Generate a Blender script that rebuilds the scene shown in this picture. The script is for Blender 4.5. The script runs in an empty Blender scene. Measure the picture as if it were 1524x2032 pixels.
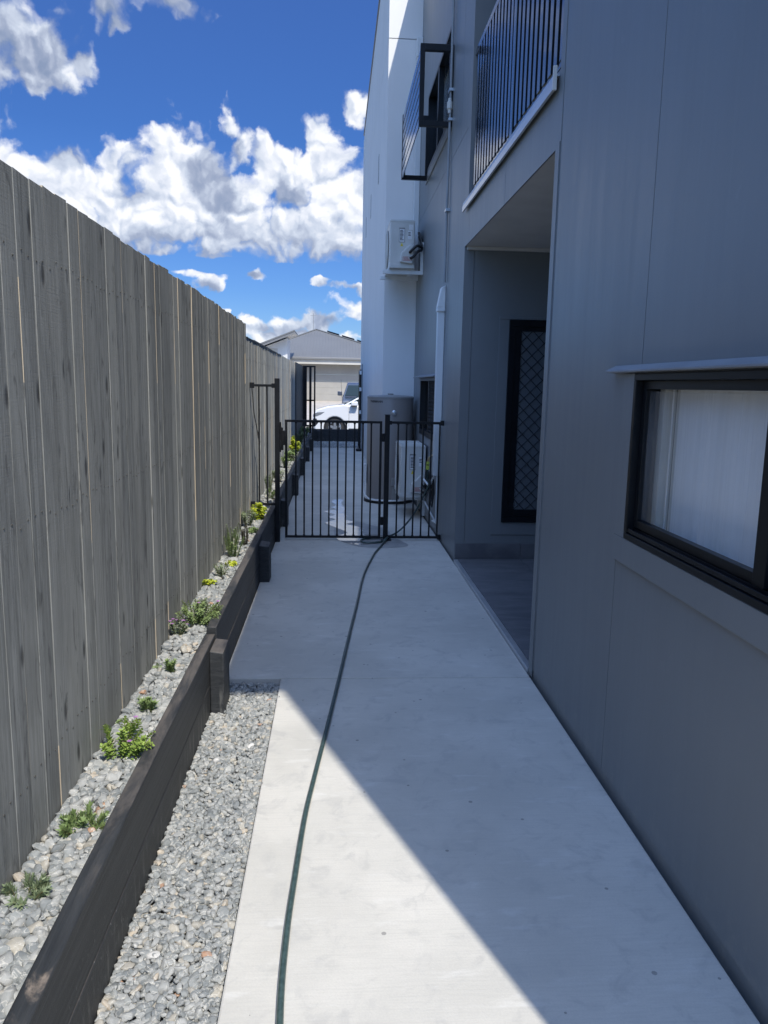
import bpy, bmesh, math, random
import numpy as np
from mathutils import Vector, Matrix, Quaternion, noise as mnoise

rnd = random.Random(7)
sc = bpy.context.scene
col = sc.collection
R_ = math.radians

# ------------------------------------------------------------------ camera
F_PX, CX, CY, EYE = 1526.0, 762.0, 1016.0, 1.60
def _n(v): return v / np.linalg.norm(v)
_vp = np.array([665 - CX, 763.0 - CY, F_PX])
_nx = 582 - CX
_dn = np.array([_nx, -(F_PX ** 2 + _vp[0] * _nx) / _vp[1], F_PX])
_Y = _n(_vp); _Z = -_n(_dn); _X = np.cross(_Y, _Z)
CAMROT = np.array([_X, _Y, _Z])
cam_d = bpy.data.cameras.new('camera')
cam = bpy.data.objects.new('camera', cam_d); col.objects.link(cam)
cam_d.sensor_fit = 'VERTICAL'; cam_d.sensor_height = 36.0
cam_d.lens = 36.0 * F_PX / 2032.0
cam_d.clip_start = 0.02; cam_d.clip_end = 2000
m = Matrix.Identity(4)
for i in range(3):
    m[i][0] = CAMROT[i, 0]; m[i][1] = -CAMROT[i, 1]; m[i][2] = -CAMROT[i, 2]
m[0][3], m[1][3], m[2][3] = 0, 0, EYE
cam.matrix_world = m
sc.camera = cam
sc.cycles.max_bounces = 8; sc.cycles.diffuse_bounces = 4; sc.cycles.glossy_bounces = 4; sc.cycles.transmission_bounces = 4

# ------------------------------------------------------------------ light
EXPOSURE = 0.85
SUN_STRENGTH = 2.75
SKY_STRENGTH = 0.10
SKY_SAT = 1.0
SKY_FILL = 3.3      # ambient fill: extra sky brightness added out of view, overhead and behind the camera
SUN_TRAVEL = Vector((-0.35, 0.937, -1.39)).normalized()
to_sun = -SUN_TRAVEL
sun_el = math.asin(to_sun.z)
sun_az = math.atan2(to_sun.x, to_sun.y)      # clockwise from +Y
sun_d = bpy.data.lights.new('sun', 'SUN'); sun_d.energy = SUN_STRENGTH
sun_d.angle = R_(0.55); sun_d.color = (1.0, 0.94, 0.83)
sun = bpy.data.objects.new('sun', sun_d); col.objects.link(sun)
sun.rotation_mode = 'QUATERNION'
sun.rotation_quaternion = SUN_TRAVEL.to_track_quat('-Z', 'Y')
sun.location = (3, -6, 12)
sc.view_settings.view_transform = 'Standard'; sc.view_settings.look = 'None'
sc.view_settings.exposure = EXPOSURE; sc.view_settings.gamma = 1.0
sc.view_settings.use_curve_mapping = False

# ------------------------------------------------------------------ sky with cumulus clouds (on the sky dome, by azimuth/elevation)
w = bpy.data.worlds.new('World'); sc.world = w; w.use_nodes = True
wt = w.node_tree; wt.nodes.clear()
class NG:
    def __init__(s, t): s.t = t
    def n(s, k, **kw):
        x = s.t.nodes.new(k)
        for a, b in kw.items(): setattr(x, a, b)
        return x
    def put(s, sock, v):
        if hasattr(v, 'is_output') or isinstance(v, bpy.types.NodeSocket): s.t.links.new(v, sock)
        else: sock.default_value = v
    def m(s, op, a, b=None, c=None, clamp=False):
        x = s.n('ShaderNodeMath', operation=op, use_clamp=clamp)
        s.put(x.inputs[0], a)
        if b is not None: s.put(x.inputs[1], b)
        if c is not None: s.put(x.inputs[2], c)
        return x.outputs[0]
    def v(s, op, a, b=None, sc_=None):
        x = s.n('ShaderNodeVectorMath', operation=op)
        s.put(x.inputs[0], a)
        if b is not None: s.put(x.inputs[1], b)
        if sc_ is not None: s.put(x.inputs['Scale'], sc_)
        return x.outputs['Value'] if op in ('LENGTH', 'DOT_PRODUCT') else x.outputs[0]
    def noise(s, vec, scale, detail=4, rough=.5, dist=0.0, lac=2.0):
        x = s.n('ShaderNodeTexNoise'); s.put(x.inputs['Vector'], vec)
        x.inputs['Scale'].default_value = scale; x.inputs['Detail'].default_value = detail
        x.inputs['Roughness'].default_value = rough; x.inputs['Distortion'].default_value = dist
        x.inputs['Lacunarity'].default_value = lac
        return x
    def ramp(s, f, pts, interp='LINEAR'):
        x = s.n('ShaderNodeValToRGB'); x.color_ramp.interpolation = interp
        e = x.color_ramp.elements
        while len(e) < len(pts): e.new(0.5)
        for i, (p, c) in enumerate(pts):
            e[i].position = p
            e[i].color = (c, c, c, 1) if isinstance(c, (int, float)) else (*c[:3], 1)
        s.put(x.inputs[0], f); return x.outputs[0]
    def mix(s, f, a, b, mode='MIX'):
        x = s.n('ShaderNodeMix', data_type='RGBA', blend_type=mode)
        s.put(x.inputs[0], f)
        s.put(x.inputs[6], a if not isinstance(a, tuple) else (*a[:3], 1))
        s.put(x.inputs[7], b if not isinstance(b, tuple) else (*b[:3], 1))
        return x.outputs[2]
    def mr(s, v, a, b, c=0.0, d=1.0, smooth=True):
        x = s.n('ShaderNodeMapRange'); x.interpolation_type = 'SMOOTHSTEP' if smooth else 'LINEAR'
        s.put(x.inputs[0], v); x.inputs[1].default_value = a; x.inputs[2].default_value = b
        x.inputs[3].default_value = c; x.inputs[4].default_value = d
        return x.outputs[0]

g = NG(wt)
out = g.n('ShaderNodeOutputWorld'); bgn = g.n('ShaderNodeBackground')
sky = g.n('ShaderNodeTexSky', sky_type='NISHITA'); sky.sun_disc = False
sky.sun_elevation = sun_el; sky.sun_rotation = sun_az
sky.altitude = 0; sky.air_density = 1.0; sky.dust_density = 0.4; sky.ozone_density = 2.2
hs = g.n('ShaderNodeHueSaturation'); hs.inputs['Saturation'].default_value = SKY_SAT
wt.links.new(sky.outputs[0], hs.inputs['Color'])
skyc = g.v('SCALE', hs.outputs[0], sc_=SKY_STRENGTH)
tc = g.n('ShaderNodeTexCoord').outputs['Generated']
sx = g.n('ShaderNodeSeparateXYZ'); wt.links.new(tc, sx.inputs[0])
az = g.m('ARCTAN2', sx.outputs[0], sx.outputs[1])
el = g.m('ARCSINE', sx.outputs[2])
ae0 = g.n('ShaderNodeCombineXYZ'); g.put(ae0.inputs[0], az); g.put(ae0.inputs[1], el)
ae0 = ae0.outputs[0]
tone = g.ramp(g.m('MULTIPLY', el, 1.0/R_(90)), [(0.0, (.34, .47, .72)), (.07, (.235, .39, .68)), (.18, (.20, .36, .66)), (.36, (.30, .46, .82)), (.44, (.34, .50, .88))])
skyc = g.v('MULTIPLY', skyc, tone)
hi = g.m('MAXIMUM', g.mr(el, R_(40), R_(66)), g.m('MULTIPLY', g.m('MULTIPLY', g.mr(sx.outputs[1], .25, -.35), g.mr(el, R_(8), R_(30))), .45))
skyc = g.v('MULTIPLY', skyc, g.mix(hi, (1, 1, 1), (SKY_FILL * 2.9, SKY_FILL * 1.98, SKY_FILL * 1.12)))
def n2(vec, scale, detail, rough):
    x = g.noise(vec, scale, detail, rough); x.noise_dimensions = '2D'; return x
dv = g.v('SUBTRACT', n2(ae0, 9.0, 6, .58).outputs['Color'], (0.5, 0.5, 0.5))
ae = g.v('ADD', ae0, g.v('SCALE', dv, sc_=0.070))
def azel(px, py):
    d = CAMROT @ np.array([px - CX, py - CY, F_PX]); d = d / np.linalg.norm(d)
    return math.atan2(d[0], d[1]), math.asin(d[2])
def field(blobs, sharp=1.0):
    acc = None
    for bx, by, rx, ry in blobs:
        a, e = azel(bx, by)
        k = 1.0 / F_PX
        d = g.v('MULTIPLY', g.v('SUBTRACT', ae, (a, e, 0)), (1 / (rx * k), 1 / (ry * k), 0))
        f = g.m('SUBTRACT', 1.0, g.v('LENGTH', d))
        acc = f if acc is None else g.m('SMOOTH_MAX', acc, f, 0.15)
    return acc
CLOUDS = [(-60,330,120,90),(40,345,100,75),(110,395,110,95),(182,372,60,68),(240,338,58,64),(345,322,88,82),(300,420,140,115),
    (430,410,150,120),(447,250,30,48),(470,300,42,46),(520,330,52,66),(575,345,62,82),(648,268,40,54),(655,335,66,80),(700,400,80,95),
    (470,462,250,62),(620,462,180,66),(230,430,120,60),(820,450,160,110),(730,528,50,36),(-200,380,160,100),  # mostly hidden blob behind the white building, added to whiten the puddle reflection
    (390,548,44,18),(425,572,30,22),(492,552,30,20),(640,556,34,22),(700,570,52,16),
    (520,650,42,22),(575,648,44,22),(640,640,48,26),(700,615,44,36),(610,676,150,24),(452,628,24,12),
    (40,70,108,72),(112,116,80,52),(75,140,82,44),(-70,80,130,100),(172,122,44,28),
    (222,22,52,32),(335,-6,92,42),(252,58,28,20),(714,198,34,42)]
DARK = [(432,328,52,92),(452,390,46,80),(572,385,60,44),(392,330,34,40),(60,135,150,90),(-60,110,140,110),(140,80,70,60),
    (340,0,120,56),(230,40,60,40),(252,375,44,34),(490,560,30,14),(680,576,60,16),(420,590,36,30),(640,640,70,24),(560,660,90,18),(125,305,50,30)]
cf = field(CLOUDS)
OFF = (0.005, 0.010, 0.0)
fb = n2(ae0, 14.0, 6, .50); fb2 = n2(g.v('ADD', ae0, OFF), 14.0, 5, .5)
def billow(vec):
    x = g.n('ShaderNodeTexVoronoi', feature='SMOOTH_F1', voronoi_dimensions='2D'); g.put(x.inputs['Vector'], vec)
    x.inputs['Scale'].default_value = 24; x.inputs['Smoothness'].default_value = .3; x.inputs['Detail'].default_value = 2.5; x.inputs['Roughness'].default_value = .55
    return x
vor = billow(ae); vor2 = billow(g.v('ADD', ae, (0.004, 0.009, 0)))
soft = g.mr(el, R_(17), R_(25))
sae = g.n('ShaderNodeSeparateXYZ'); g.put(sae.inputs[0], g.v('ADD', g.v('MULTIPLY', ae0, (.7, .7, .7)), g.v('MULTIPLY', ae, (.3, .3, .3))))
EB, EG0, EG1 = azel(500, 425)[1], azel(500, 522)[1], azel(500, 545)[1]
basew = g.m('MULTIPLY', g.mr(sae.outputs[1], EB, EG0), g.m('GREATER_THAN', sae.outputs[1], (EG0 + EG1) / 2))
gapw = g.m('MULTIPLY', g.mr(sae.outputs[1], EG0 + .004, EG0 - .004), g.mr(sae.outputs[1], EG1 - .004, EG1 + .004))
dens = g.m('ADD', g.m('ADD', g.m('MULTIPLY', cf, 1.0), g.m('MULTIPLY', g.m('SUBTRACT', fb.outputs[0], .5), g.m('SUBTRACT', .72, g.m('MULTIPLY', soft, .30)))),
           g.m('MULTIPLY', g.m('SUBTRACT', .56, vor.outputs['Distance']), .55))
aw = g.m('ADD', .36, g.m('MULTIPLY', soft, .42))
al = g.m('DIVIDE', g.m('ADD', dens, g.m('MULTIPLY', soft, -.02)), aw, clamp=True)
dens = g.m('SUBTRACT', dens, g.m('MULTIPLY', gapw, .8))
al = g.m('DIVIDE', g.m('ADD', dens, g.m('MULTIPLY', soft, -.02)), aw, clamp=True)
alpha = g.m('MULTIPLY', g.m('MULTIPLY', al, al), g.m('SUBTRACT', 3.0, g.m('MULTIPLY', al, 2.0)))
relief = g.m('ADD', g.m('MULTIPLY', g.m('SUBTRACT', fb.outputs[0], fb2.outputs[0]), .5),
             g.m('MULTIPLY', g.m('SUBTRACT', vor2.outputs['Distance'], vor.outputs['Distance']), .6))
df = field(DARK)
dk = g.mr(g.m('ADD', df, g.m('MULTIPLY', g.m('SUBTRACT', fb.outputs[0], .5), .6)), -0.05, 0.85)
lum = g.m('ADD', g.m('SUBTRACT', g.m('SUBTRACT', .83, g.m('MULTIPLY', basew, .58)), g.m('MULTIPLY', dk, g.m('ADD', .60, g.m('MULTIPLY', soft, .12)))), relief, clamp=True)
lum = g.m('ADD', lum, g.m('MULTIPLY', g.m('SUBTRACT', dens, .6), .10), clamp=True)
ccol = g.ramp(lum, [(0.0, (.15, .19, .28)), (0.3, (.22, .255, .34)), (0.6, (.36, .40, .475)), (0.92, (.57, .58, .61))])
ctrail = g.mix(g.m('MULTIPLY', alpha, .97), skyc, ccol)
# the cloud nodes are only evaluated in the part of the sky that holds clouds (saves time elsewhere)
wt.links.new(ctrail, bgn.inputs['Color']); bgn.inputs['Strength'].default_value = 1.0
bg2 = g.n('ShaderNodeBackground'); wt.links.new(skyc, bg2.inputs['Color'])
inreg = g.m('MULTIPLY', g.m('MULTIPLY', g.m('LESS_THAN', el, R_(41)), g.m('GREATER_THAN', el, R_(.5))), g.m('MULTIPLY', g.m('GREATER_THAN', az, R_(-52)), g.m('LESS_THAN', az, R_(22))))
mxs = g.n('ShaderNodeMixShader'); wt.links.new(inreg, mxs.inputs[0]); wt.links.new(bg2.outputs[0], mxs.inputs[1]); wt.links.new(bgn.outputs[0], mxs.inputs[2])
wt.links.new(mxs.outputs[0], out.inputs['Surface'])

# ------------------------------------------------------------------ helpers
def tag(o, label=None, cat=None, group=None, kind=None):
    if label: o['label'] = label
    if cat: o['category'] = cat
    if group: o['group'] = group
    if kind: o['kind'] = kind
    return o
def thing(name, label, cat, loc=(0, 0, 0), group=None):
    o = bpy.data.objects.new(name, None); col.objects.link(o)
    o.location = loc; o.empty_display_size = .1
    return tag(o, label, cat, group)

def each(name, boxes, mat_, parent, bevel=0):
    for bx in boxes:
        q = MB(); q.box(*bx); q.build(name, mat_, parent, bevel=bevel)
class MB:
    def __init__(s): s.v = []; s.f = []; s.mi = []; s.c = []
    def _add(s, vs, fs, mi=0, c=None):
        b = len(s.v); s.v += [tuple(p) for p in vs]
        for q in fs:
            s.f.append(tuple(b + i for i in q)); s.mi.append(mi); s.c.append(c if c is not None else .5)
    def box(s, x0, x1, y0, y1, z0, z1, mi=0, c=None):
        vs = [(x0,y0,z0),(x1,y0,z0),(x1,y1,z0),(x0,y1,z0),(x0,y0,z1),(x1,y0,z1),(x1,y1,z1),(x0,y1,z1)]
        s._add(vs, [(0,3,2,1),(4,5,6,7),(0,1,5,4),(1,2,6,5),(2,3,7,6),(3,0,4,7)], mi, c); return s
    def hexa(s, vs, mi=0, c=None):
        s._add(vs, [(0,3,2,1),(4,5,6,7),(0,1,5,4),(1,2,6,5),(2,3,7,6),(3,0,4,7)], mi, c); return s
    def quad(s, a, b, c_, d, mi=0, c=None): s._add([a, b, c_, d], [(0,1,2,3)], mi, c); return s
    def tube(s, pts, r, n=10, mi=0, cap=True, c=None):
        pts = [Vector(p) for p in pts]; rs = r if isinstance(r, (list, tuple)) else [r] * len(pts)
        t0 = (pts[1] - pts[0]).normalized()
        up = Vector((0, 0, 1)) if abs(t0.z) < .9 else Vector((1, 0, 0))
        u = t0.cross(up).normalized(); vs = []
        for i, p in enumerate(pts):
            if i == 0: t = t0
            elif i == len(pts) - 1: t = (pts[i] - pts[i-1]).normalized()
            else: t = (pts[i+1] - pts[i-1]).normalized()
            u = (u - t * u.dot(t)).normalized(); v = t.cross(u)
            for k in range(n):
                a = 2 * math.pi * k / n
                vs.append(p + (u * math.cos(a) + v * math.sin(a)) * rs[i])
        fs = []
        for i in range(len(pts) - 1):
            for k in range(n):
                k2 = (k + 1) % n
                fs.append((i*n+k, i*n+k2, (i+1)*n+k2, (i+1)*n+k))
        if cap:
            fs.append(tuple(reversed(range(n)))); fs.append(tuple((len(pts)-1)*n + k for k in range(n)))
        s._add(vs, fs, mi, c); return s
    def lathe(s, cx, cy, prof, n=48, mi=0, axis='Z'):
        vs = []
        for r, h in prof:
            for k in range(n):
                a = 2 * math.pi * k / n
                if axis == 'Z': vs.append((cx[0] + r*math.cos(a), cx[1] + r*math.sin(a), cx[2] + h))
                elif axis == 'Y': vs.append((cx[0] + r*math.cos(a), cx[1] + h, cx[2] + r*math.sin(a)))
                else: vs.append((cx[0] + h, cx[1] + r*math.cos(a), cx[2] + r*math.sin(a)))
        fs = []
        for i in range(len(prof) - 1):
            for k in range(n):
                k2 = (k+1) % n; fs.append((i*n+k, i*n+k2, (i+1)*n+k2, (i+1)*n+k))
        fs.append(tuple(reversed(range(n)))); fs.append(tuple((len(prof)-1)*n + k for k in range(n)))
        s._add(vs, fs, mi); return s
    def prism(s, poly, a0, a1, axis='Y', mi=0):
        """poly: 2D outline; extruded along axis. axis Y: poly=(x,z); axis X: poly=(y,z); axis Z: poly=(x,y)"""
        def P(p, a):
            return (p[0], a, p[1]) if axis == 'Y' else ((a, p[0], p[1]) if axis == 'X' else (p[0], p[1], a))
        n = len(poly)
        vs = [P(p, a0) for p in poly] + [P(p, a1) for p in poly]
        fs = [tuple(range(n)), tuple(reversed(range(n, 2*n)))] + [(i, i+n, (i+1)%n+n, (i+1)%n) for i in range(n)]
        s._add(vs, fs, mi); return s
    def build(s, name, mat, parent=None, bevel=0, smooth=False, seg=2, attr=False):
        me = bpy.data.meshes.new(name); me.from_pydata(s.v, [], s.f)
        mats = mat if isinstance(mat, (list, tuple)) else [mat]
        for m_ in mats: me.materials.append(m_)
        me.polygons.foreach_set('material_index', s.mi)
        if attr:
            a = me.attributes.new('tint', 'FLOAT', 'FACE'); a.data.foreach_set('value', [float(x) for x in s.c])
        bm = bmesh.new(); bm.from_mesh(me); bmesh.ops.recalc_face_normals(bm, faces=bm.faces); bm.to_mesh(me); bm.free()
        o = bpy.data.objects.new(name, me); col.objects.link(o)
        if parent:
            o.parent = parent
            o.matrix_parent_inverse = Matrix.Translation(-world_loc(parent))
        if smooth:
            me.polygons.foreach_set('use_smooth', [True]*len(me.polygons))
            if smooth != 'full':
                try: me.set_sharp_from_angle(angle=R_(38))
                except Exception: pass
        if bevel:
            b = o.modifiers.new('bevel', 'BEVEL'); b.width = bevel; b.segments = seg; b.limit_method = 'ANGLE'; b.angle_limit = R_(40)
        return o
def thing_part(name, parent):
    o = bpy.data.objects.new(name, None); col.objects.link(o); o.parent = parent
    o.matrix_parent_inverse = Matrix.Translation(-world_loc(parent)); return o
def world_loc(o):
    l = Vector(o.location)
    p = o.parent
    if p is not None: l = world_loc(p) + l + o.matrix_parent_inverse.translation
    return l

# ------------------------------------------------------------------ materials
def mat(name, base=(.5,.5,.5), rough=.6, metal=0.0, spec=.5, ior=1.5, coat=0.0):
    m_ = bpy.data.materials.new(name); m_.use_nodes = True
    b = m_.node_tree.nodes['Principled BSDF']
    b.inputs['Base Color'].default_value = (*base, 1); b.inputs['Roughness'].default_value = rough
    b.inputs['Metallic'].default_value = metal; b.inputs['Specular IOR Level'].default_value = spec
    b.inputs['IOR'].default_value = ior; b.inputs['Coat Weight'].default_value = coat
    return m_
def nodes(m_):
    return NG(m_.node_tree), m_.node_tree.nodes['Principled BSDF']
def objco(g_, scale=(1,1,1)):
    t = g_.n('ShaderNodeTexCoord').outputs['Object']
    return g_.v('MULTIPLY', t, scale)
def bump(g_, b, h, strength=.3, dist=.01):
    x = g_.n('ShaderNodeBump'); x.inputs['Strength'].default_value = strength; x.inputs['Distance'].default_value = dist
    g_.put(x.inputs['Height'], h); g_.t.links.new(x.outputs[0], b.inputs['Normal'])
def attr(g_, name='tint'):
    x = g_.n('ShaderNodeAttribute', attribute_name=name); return x.outputs['Fac']
def vary(m_, c1, c2, scale=4, sc3=(1,1,1), detail=6, rough=.55, bs=0.15, bd=.003, bscale=200, r=(None, None)):
    g_, b = nodes(m_); co = objco(g_, sc3)
    n_ = g_.noise(co, scale, detail, rough)
    c = g_.mix(g_.mr(n_.outputs[0], .3, .7), c1, c2)
    g_.put(b.inputs['Base Color'], c)
    if r[0] is not None: g_.put(b.inputs['Roughness'], g_.mr(n_.outputs[0], .3, .7, r[0], r[1]))
    if bs: bump(g_, b, g_.noise(co, bscale, 3, .6).outputs[0], bs, bd)
    return m_

M = {}
# concrete: fine broom finish, pits, blotches
m_ = mat('concrete', rough=.85, spec=.3); g_, b = nodes(m_); co = objco(g_)
big = g_.noise(co, 1.3, 6, .6); mid = g_.noise(co, 9, 6, .65, .6); fine = g_.noise(co, 160, 3, .7)
broom = g_.noise(objco(g_, (3, 60, 1)), 2.0, 4, .6)
c = g_.mix(g_.mr(big.outputs[0], .35, .68), (.50, .487, .445), (.61, .59, .54))
c = g_.mix(g_.m('MULTIPLY', g_.mr(mid.outputs[0], .5, .70), .6), c, (.41, .405, .385))
c = g_.mix(g_.m('MULTIPLY', g_.mr(broom.outputs[0], .42, .66), .22), c, (.43, .425, .40))
pv = g_.n('ShaderNodeTexVoronoi'); g_.put(pv.inputs['Vector'], co); pv.inputs['Scale'].default_value = 16; pv.inputs['Randomness'].default_value = 1
psz = g_.m('MULTIPLY', g_.m('POWER', g_.m('FRACT', g_.m('MULTIPLY', pv.outputs['Color'], 7.3)), 7.0), .17)
pit = g_.m('LESS_THAN', pv.outputs['Distance'], psz)
c = g_.mix(g_.m('MULTIPLY', pit, .62), c, (.13, .13, .13))
c = g_.mix(g_.m('MULTIPLY', g_.mr(fine.outputs[0], .3, .7), .18), c, (.35, .35, .34))
wash = g_.noise(objco(g_, (1.5, 5, 1)), 3.0, 5, .62, .2)
c = g_.mix(g_.m('MULTIPLY', g_.mr(wash.outputs[0], .56, .74), .35), c, (.70, .695, .67))
g_.put(b.inputs['Base Color'], c)
hh = g_.m('SUBTRACT', g_.m('ADD', g_.m('MULTIPLY', fine.outputs[0], .5), g_.m('MULTIPLY', broom.outputs[0], .5)), g_.m('MULTIPLY', pit, 1.2))
bump(g_, b, hh, .25, .004); M['concrete'] = m_

# painted cladding with pale weather streaks
def cladding(name, c1, c2, streakcol, streak=.35, rough=.48, streak_scale=7.0):
    m_ = mat(name, rough=rough, spec=.55); g_, b = nodes(m_); co = objco(g_)
    big = g_.noise(co, .9, 4, .55)
    c = g_.mix(g_.mr(big.outputs[0], .3, .7), c1, c2)
    st = g_.noise(objco(g_, (1, streak_scale, .35)), 2.2, 6, .62)
    st2 = g_.noise(objco(g_, (1, streak_scale * 2.6, .5)), 2.2, 6, .6)
    sm = g_.m('MULTIPLY', g_.mr(g_.m('ADD', g_.m('MULTIPLY', st.outputs[0], .65), g_.m('MULTIPLY', st2.outputs[0], .35)), .47, .66), streak)
    szz = g_.n('ShaderNodeSeparateXYZ'); g_.put(szz.inputs[0], g_.n('ShaderNodeTexCoord').outputs['Object'])
    sm = g_.m('MULTIPLY', sm, g_.mr(szz.outputs[2], 1.1, 2.6, .12, 1.0))
    c = g_.mix(sm, c, streakcol)
    splash = g_.m('MULTIPLY', g_.mr(szz.outputs[2], .22, .02), g_.mr(g_.noise(co, 14, 6, .7).outputs[0], .45, .7, 0, .5))
    c = g_.mix(splash, c, (.30, .29, .27))
    mark = g_.noise(objco(g_, (1, 1, 1)), 5.5, 7, .7, .6)
    c = g_.mix(g_.m('MULTIPLY', g_.mr(mark.outputs[0], .62, .72), .25), c, streakcol)
    g_.put(b.inputs['Base Color'], c)
    g_.put(b.inputs['Roughness'], g_.mr(st.outputs[0], .35, .7, rough - .01, rough + .06))
    t = g_.noise(co, 260, 3, .7); t2 = g_.noise(co, 40, 3, .6)
    bump(g_, b, g_.m('ADD', t.outputs[0], g_.m('MULTIPLY', t2.outputs[0], .5)), .22, .0018)
    return m_
M['grey_clad'] = cladding('grey_painted_cladding', (.188, .202, .212), (.208, .222, .232), (.265, .28, .29), .26, .40)
M['white_render'] = cladding('white_render', (.78, .78, .77), (.82, .82, .81), (.70, .705, .71), .35, .75, 2.5)
M['soffit'] = vary(mat('soffit_paint', rough=.8), (.62, .61, .60), (.68, .67, .66), bs=.05)
M['flash'] = vary(mat('zinc_flashing', rough=.45, metal=.0, spec=.4), (.22, .23, .245), (.28, .29, .305), 8, (1, .4, 3), bs=.05)
M['sill_flash'] = vary(mat('pale_aluminium_sill', rough=.28, metal=.55), (.55, .56, .58), (.66, .67, .69), 10, (1, .3, 3), bs=.05)
M['black'] = vary(mat('black_powdercoat', rough=.42, spec=.3), (.008, .009, .011), (.013, .014, .017), 20, bs=.12, bd=.0008, bscale=500)
M['gloss_black'] = mat('glossy_black_bars', (.012, .014, .018), .16, 0, .9, 1.75, .35)
M['win_frame'] = vary(mat('black_window_frame', rough=.35, spec=.3), (.006, .0075, .010), (.010, .012, .015), 6, bs=.03)
M['pvc'] = vary(mat('pale_pvc', rough=.4), (.70, .72, .72), (.76, .78, .78), 6, (1, 1, .3), bs=.03)
M['conduit'] = vary(mat('grey_conduit', rough=.5), (.27, .29, .31), (.33, .35, .37), 5, bs=.03)
M['chrome'] = mat('galvanised_clip', (.62, .64, .66), .3, .9)
M['brass'] = vary(mat('brass_tap', rough=.35, metal=.9), (.45, .36, .22), (.55, .45, .30), 30, bs=.1)
M['ac_white'] = vary(mat('ac_cream_panel', rough=.42), (.60, .60, .57), (.66, .66, .63), 5, bs=.02)
M['ac_dark'] = mat('ac_dark_grille', (.05, .05, .05), .6)
M['sticker'] = mat('white_sticker', (.78, .79, .80), .4)
M['ink'] = mat('black_ink', (.02, .02, .025), .5)
M['red'] = mat('red_print', (.45, .10, .08), .5)
M['yellow'] = mat('warning_yellow', (.75, .62, .05), .5)
M['lime'] = mat('lime_connector', (.55, .62, .10), .4)
M['rubber'] = mat('black_rubber', (.015, .015, .016), .55)
M['heater'] = vary(mat('beige_heater_steel', rough=.38), (.235, .215, .20), (.26, .24, .225), 3, (1, 1, .2), bs=.02)
M['heater_cap'] = vary(mat('grey_heater_base', rough=.5), (.25, .245, .235), (.30, .295, .28), 5, bs=.02)
# hose
m_ = mat('green_hose', rough=.28); g_, b = nodes(m_)
n_ = g_.noise(objco(g_), 60, 4, .7)
g_.put(b.inputs['Base Color'], g_.mix(g_.mr(n_.outputs[0], .35, .7), (.036, .062, .060), (.062, .098, .094)))
M['hose'] = m_
# tiles
m_ = mat('slate_tile', rough=.5); g_, b = nodes(m_)
n1 = g_.noise(objco(g_, (1, 3, 1)), 3, 7, .65, .8)
c = g_.mix(g_.mr(n1.outputs[0], .3, .72), (.10, .105, .118), (.19, .19, .20))
c = g_.mix(.25, c, g_.mix(attr(g_), (.10, .10, .11), (.20, .20, .21)))
g_.put(b.inputs['Base Color'], c); bump(g_, b, n1.outputs[0], .1, .003); M['tile'] = m_
M['grout'] = mat('pale_grout', (.20, .205, .21), .9)
# fence boards
def fence_mat(name, k=1.0):
    m_ = mat(name, rough=.82, spec=.35); g_, b = nodes(m_)
    t = attr(g_)
    cb = g_.n('ShaderNodeCombineXYZ'); g_.put(cb.inputs[0], g_.m('MULTIPLY', t, 37.0)); g_.put(cb.inputs[2], g_.m('MULTIPLY', t, 11.0))
    co = g_.v('ADD', g_.n('ShaderNodeTexCoord').outputs['Object'], cb.outputs[0])
    grain = g_.noise(g_.v('MULTIPLY', co, (6, 55, 1.6)), 1.0, 8, .68, 1.2)
    fineg = g_.noise(g_.v('MULTIPLY', co, (10, 220, 9)), 1.0, 4, .6)
    saw = g_.noise(g_.v('MULTIPLY', co, (1, 6, 260)), 1.0, 3, .6)
    c = g_.mix(g_.mr(grain.outputs[0], .30, .70), (.090*k, .0935*k, .090*k), (.186*k, .191*k, .184*k))
    c = g_.mix(g_.m('MULTIPLY', g_.m('SUBTRACT', t, .25), .95, clamp=True), c, (.225*k, .227*k, .212*k))
    c = g_.mix(g_.m('MULTIPLY', g_.mr(fineg.outputs[0], .55, .75), .45), c, (.255*k, .257*k, .243*k))
    # knots and dark weather stains
    kn = g_.noise(g_.v('MULTIPLY', co, (2, 16, 3.6)), 1.0, 4, .62, 1.6)
    c = g_.mix(g_.m('MULTIPLY', g_.mr(kn.outputs[0], .56, .70), .70), c, (.045*k, .046*k, .046*k))
    kv = g_.n('ShaderNodeTexVoronoi'); g_.put(kv.inputs['Vector'], g_.v('MULTIPLY', co, (1, 13, 5))); kv.inputs['Scale'].default_value = 1.0
    kk = g_.m('MULTIPLY', g_.mr(kv.outputs['Distance'], .24, .07), g_.m('GREATER_THAN', g_.m('FRACT', g_.m('MULTIPLY', kv.outputs['Color'], 5.1)), .62))
    c = g_.mix(g_.m('MULTIPLY', kk, .85), c, (.03*k, .03*k, .03*k))
    blot = g_.noise(g_.v('MULTIPLY', co, (1.5, 5, 1.1)), 1.0, 5, .6, .5)
    c = g_.mix(g_.m('MULTIPLY', g_.mr(blot.outputs[0], .46, .66), .42), c, (.085*k, .088*k, .085*k))
    g_.put(b.inputs['Base Color'], c)
    h = g_.m('ADD', g_.m('ADD', grain.outputs[0], g_.m('MULTIPLY', fineg.outputs[0], .5)), g_.m('MULTIPLY', saw.outputs[0], .35))
    h = g_.m('SUBTRACT', h, g_.m('MULTIPLY', kk, 1.2))
    nb = g_.n('ShaderNodeSeparateXYZ'); g_.put(nb.inputs[0], g_.n('ShaderNodeTexCoord').outputs['Object'])
    bump(g_, b, h, .65, .0026); return m_
M['fence'] = fence_mat('grey_painted_palings', 1.5)
M['fence2'] = fence_mat('weathered_far_palings', 2.3)
M['nail'] = mat('rusty_nail', (.07, .068, .06), .7)
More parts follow.
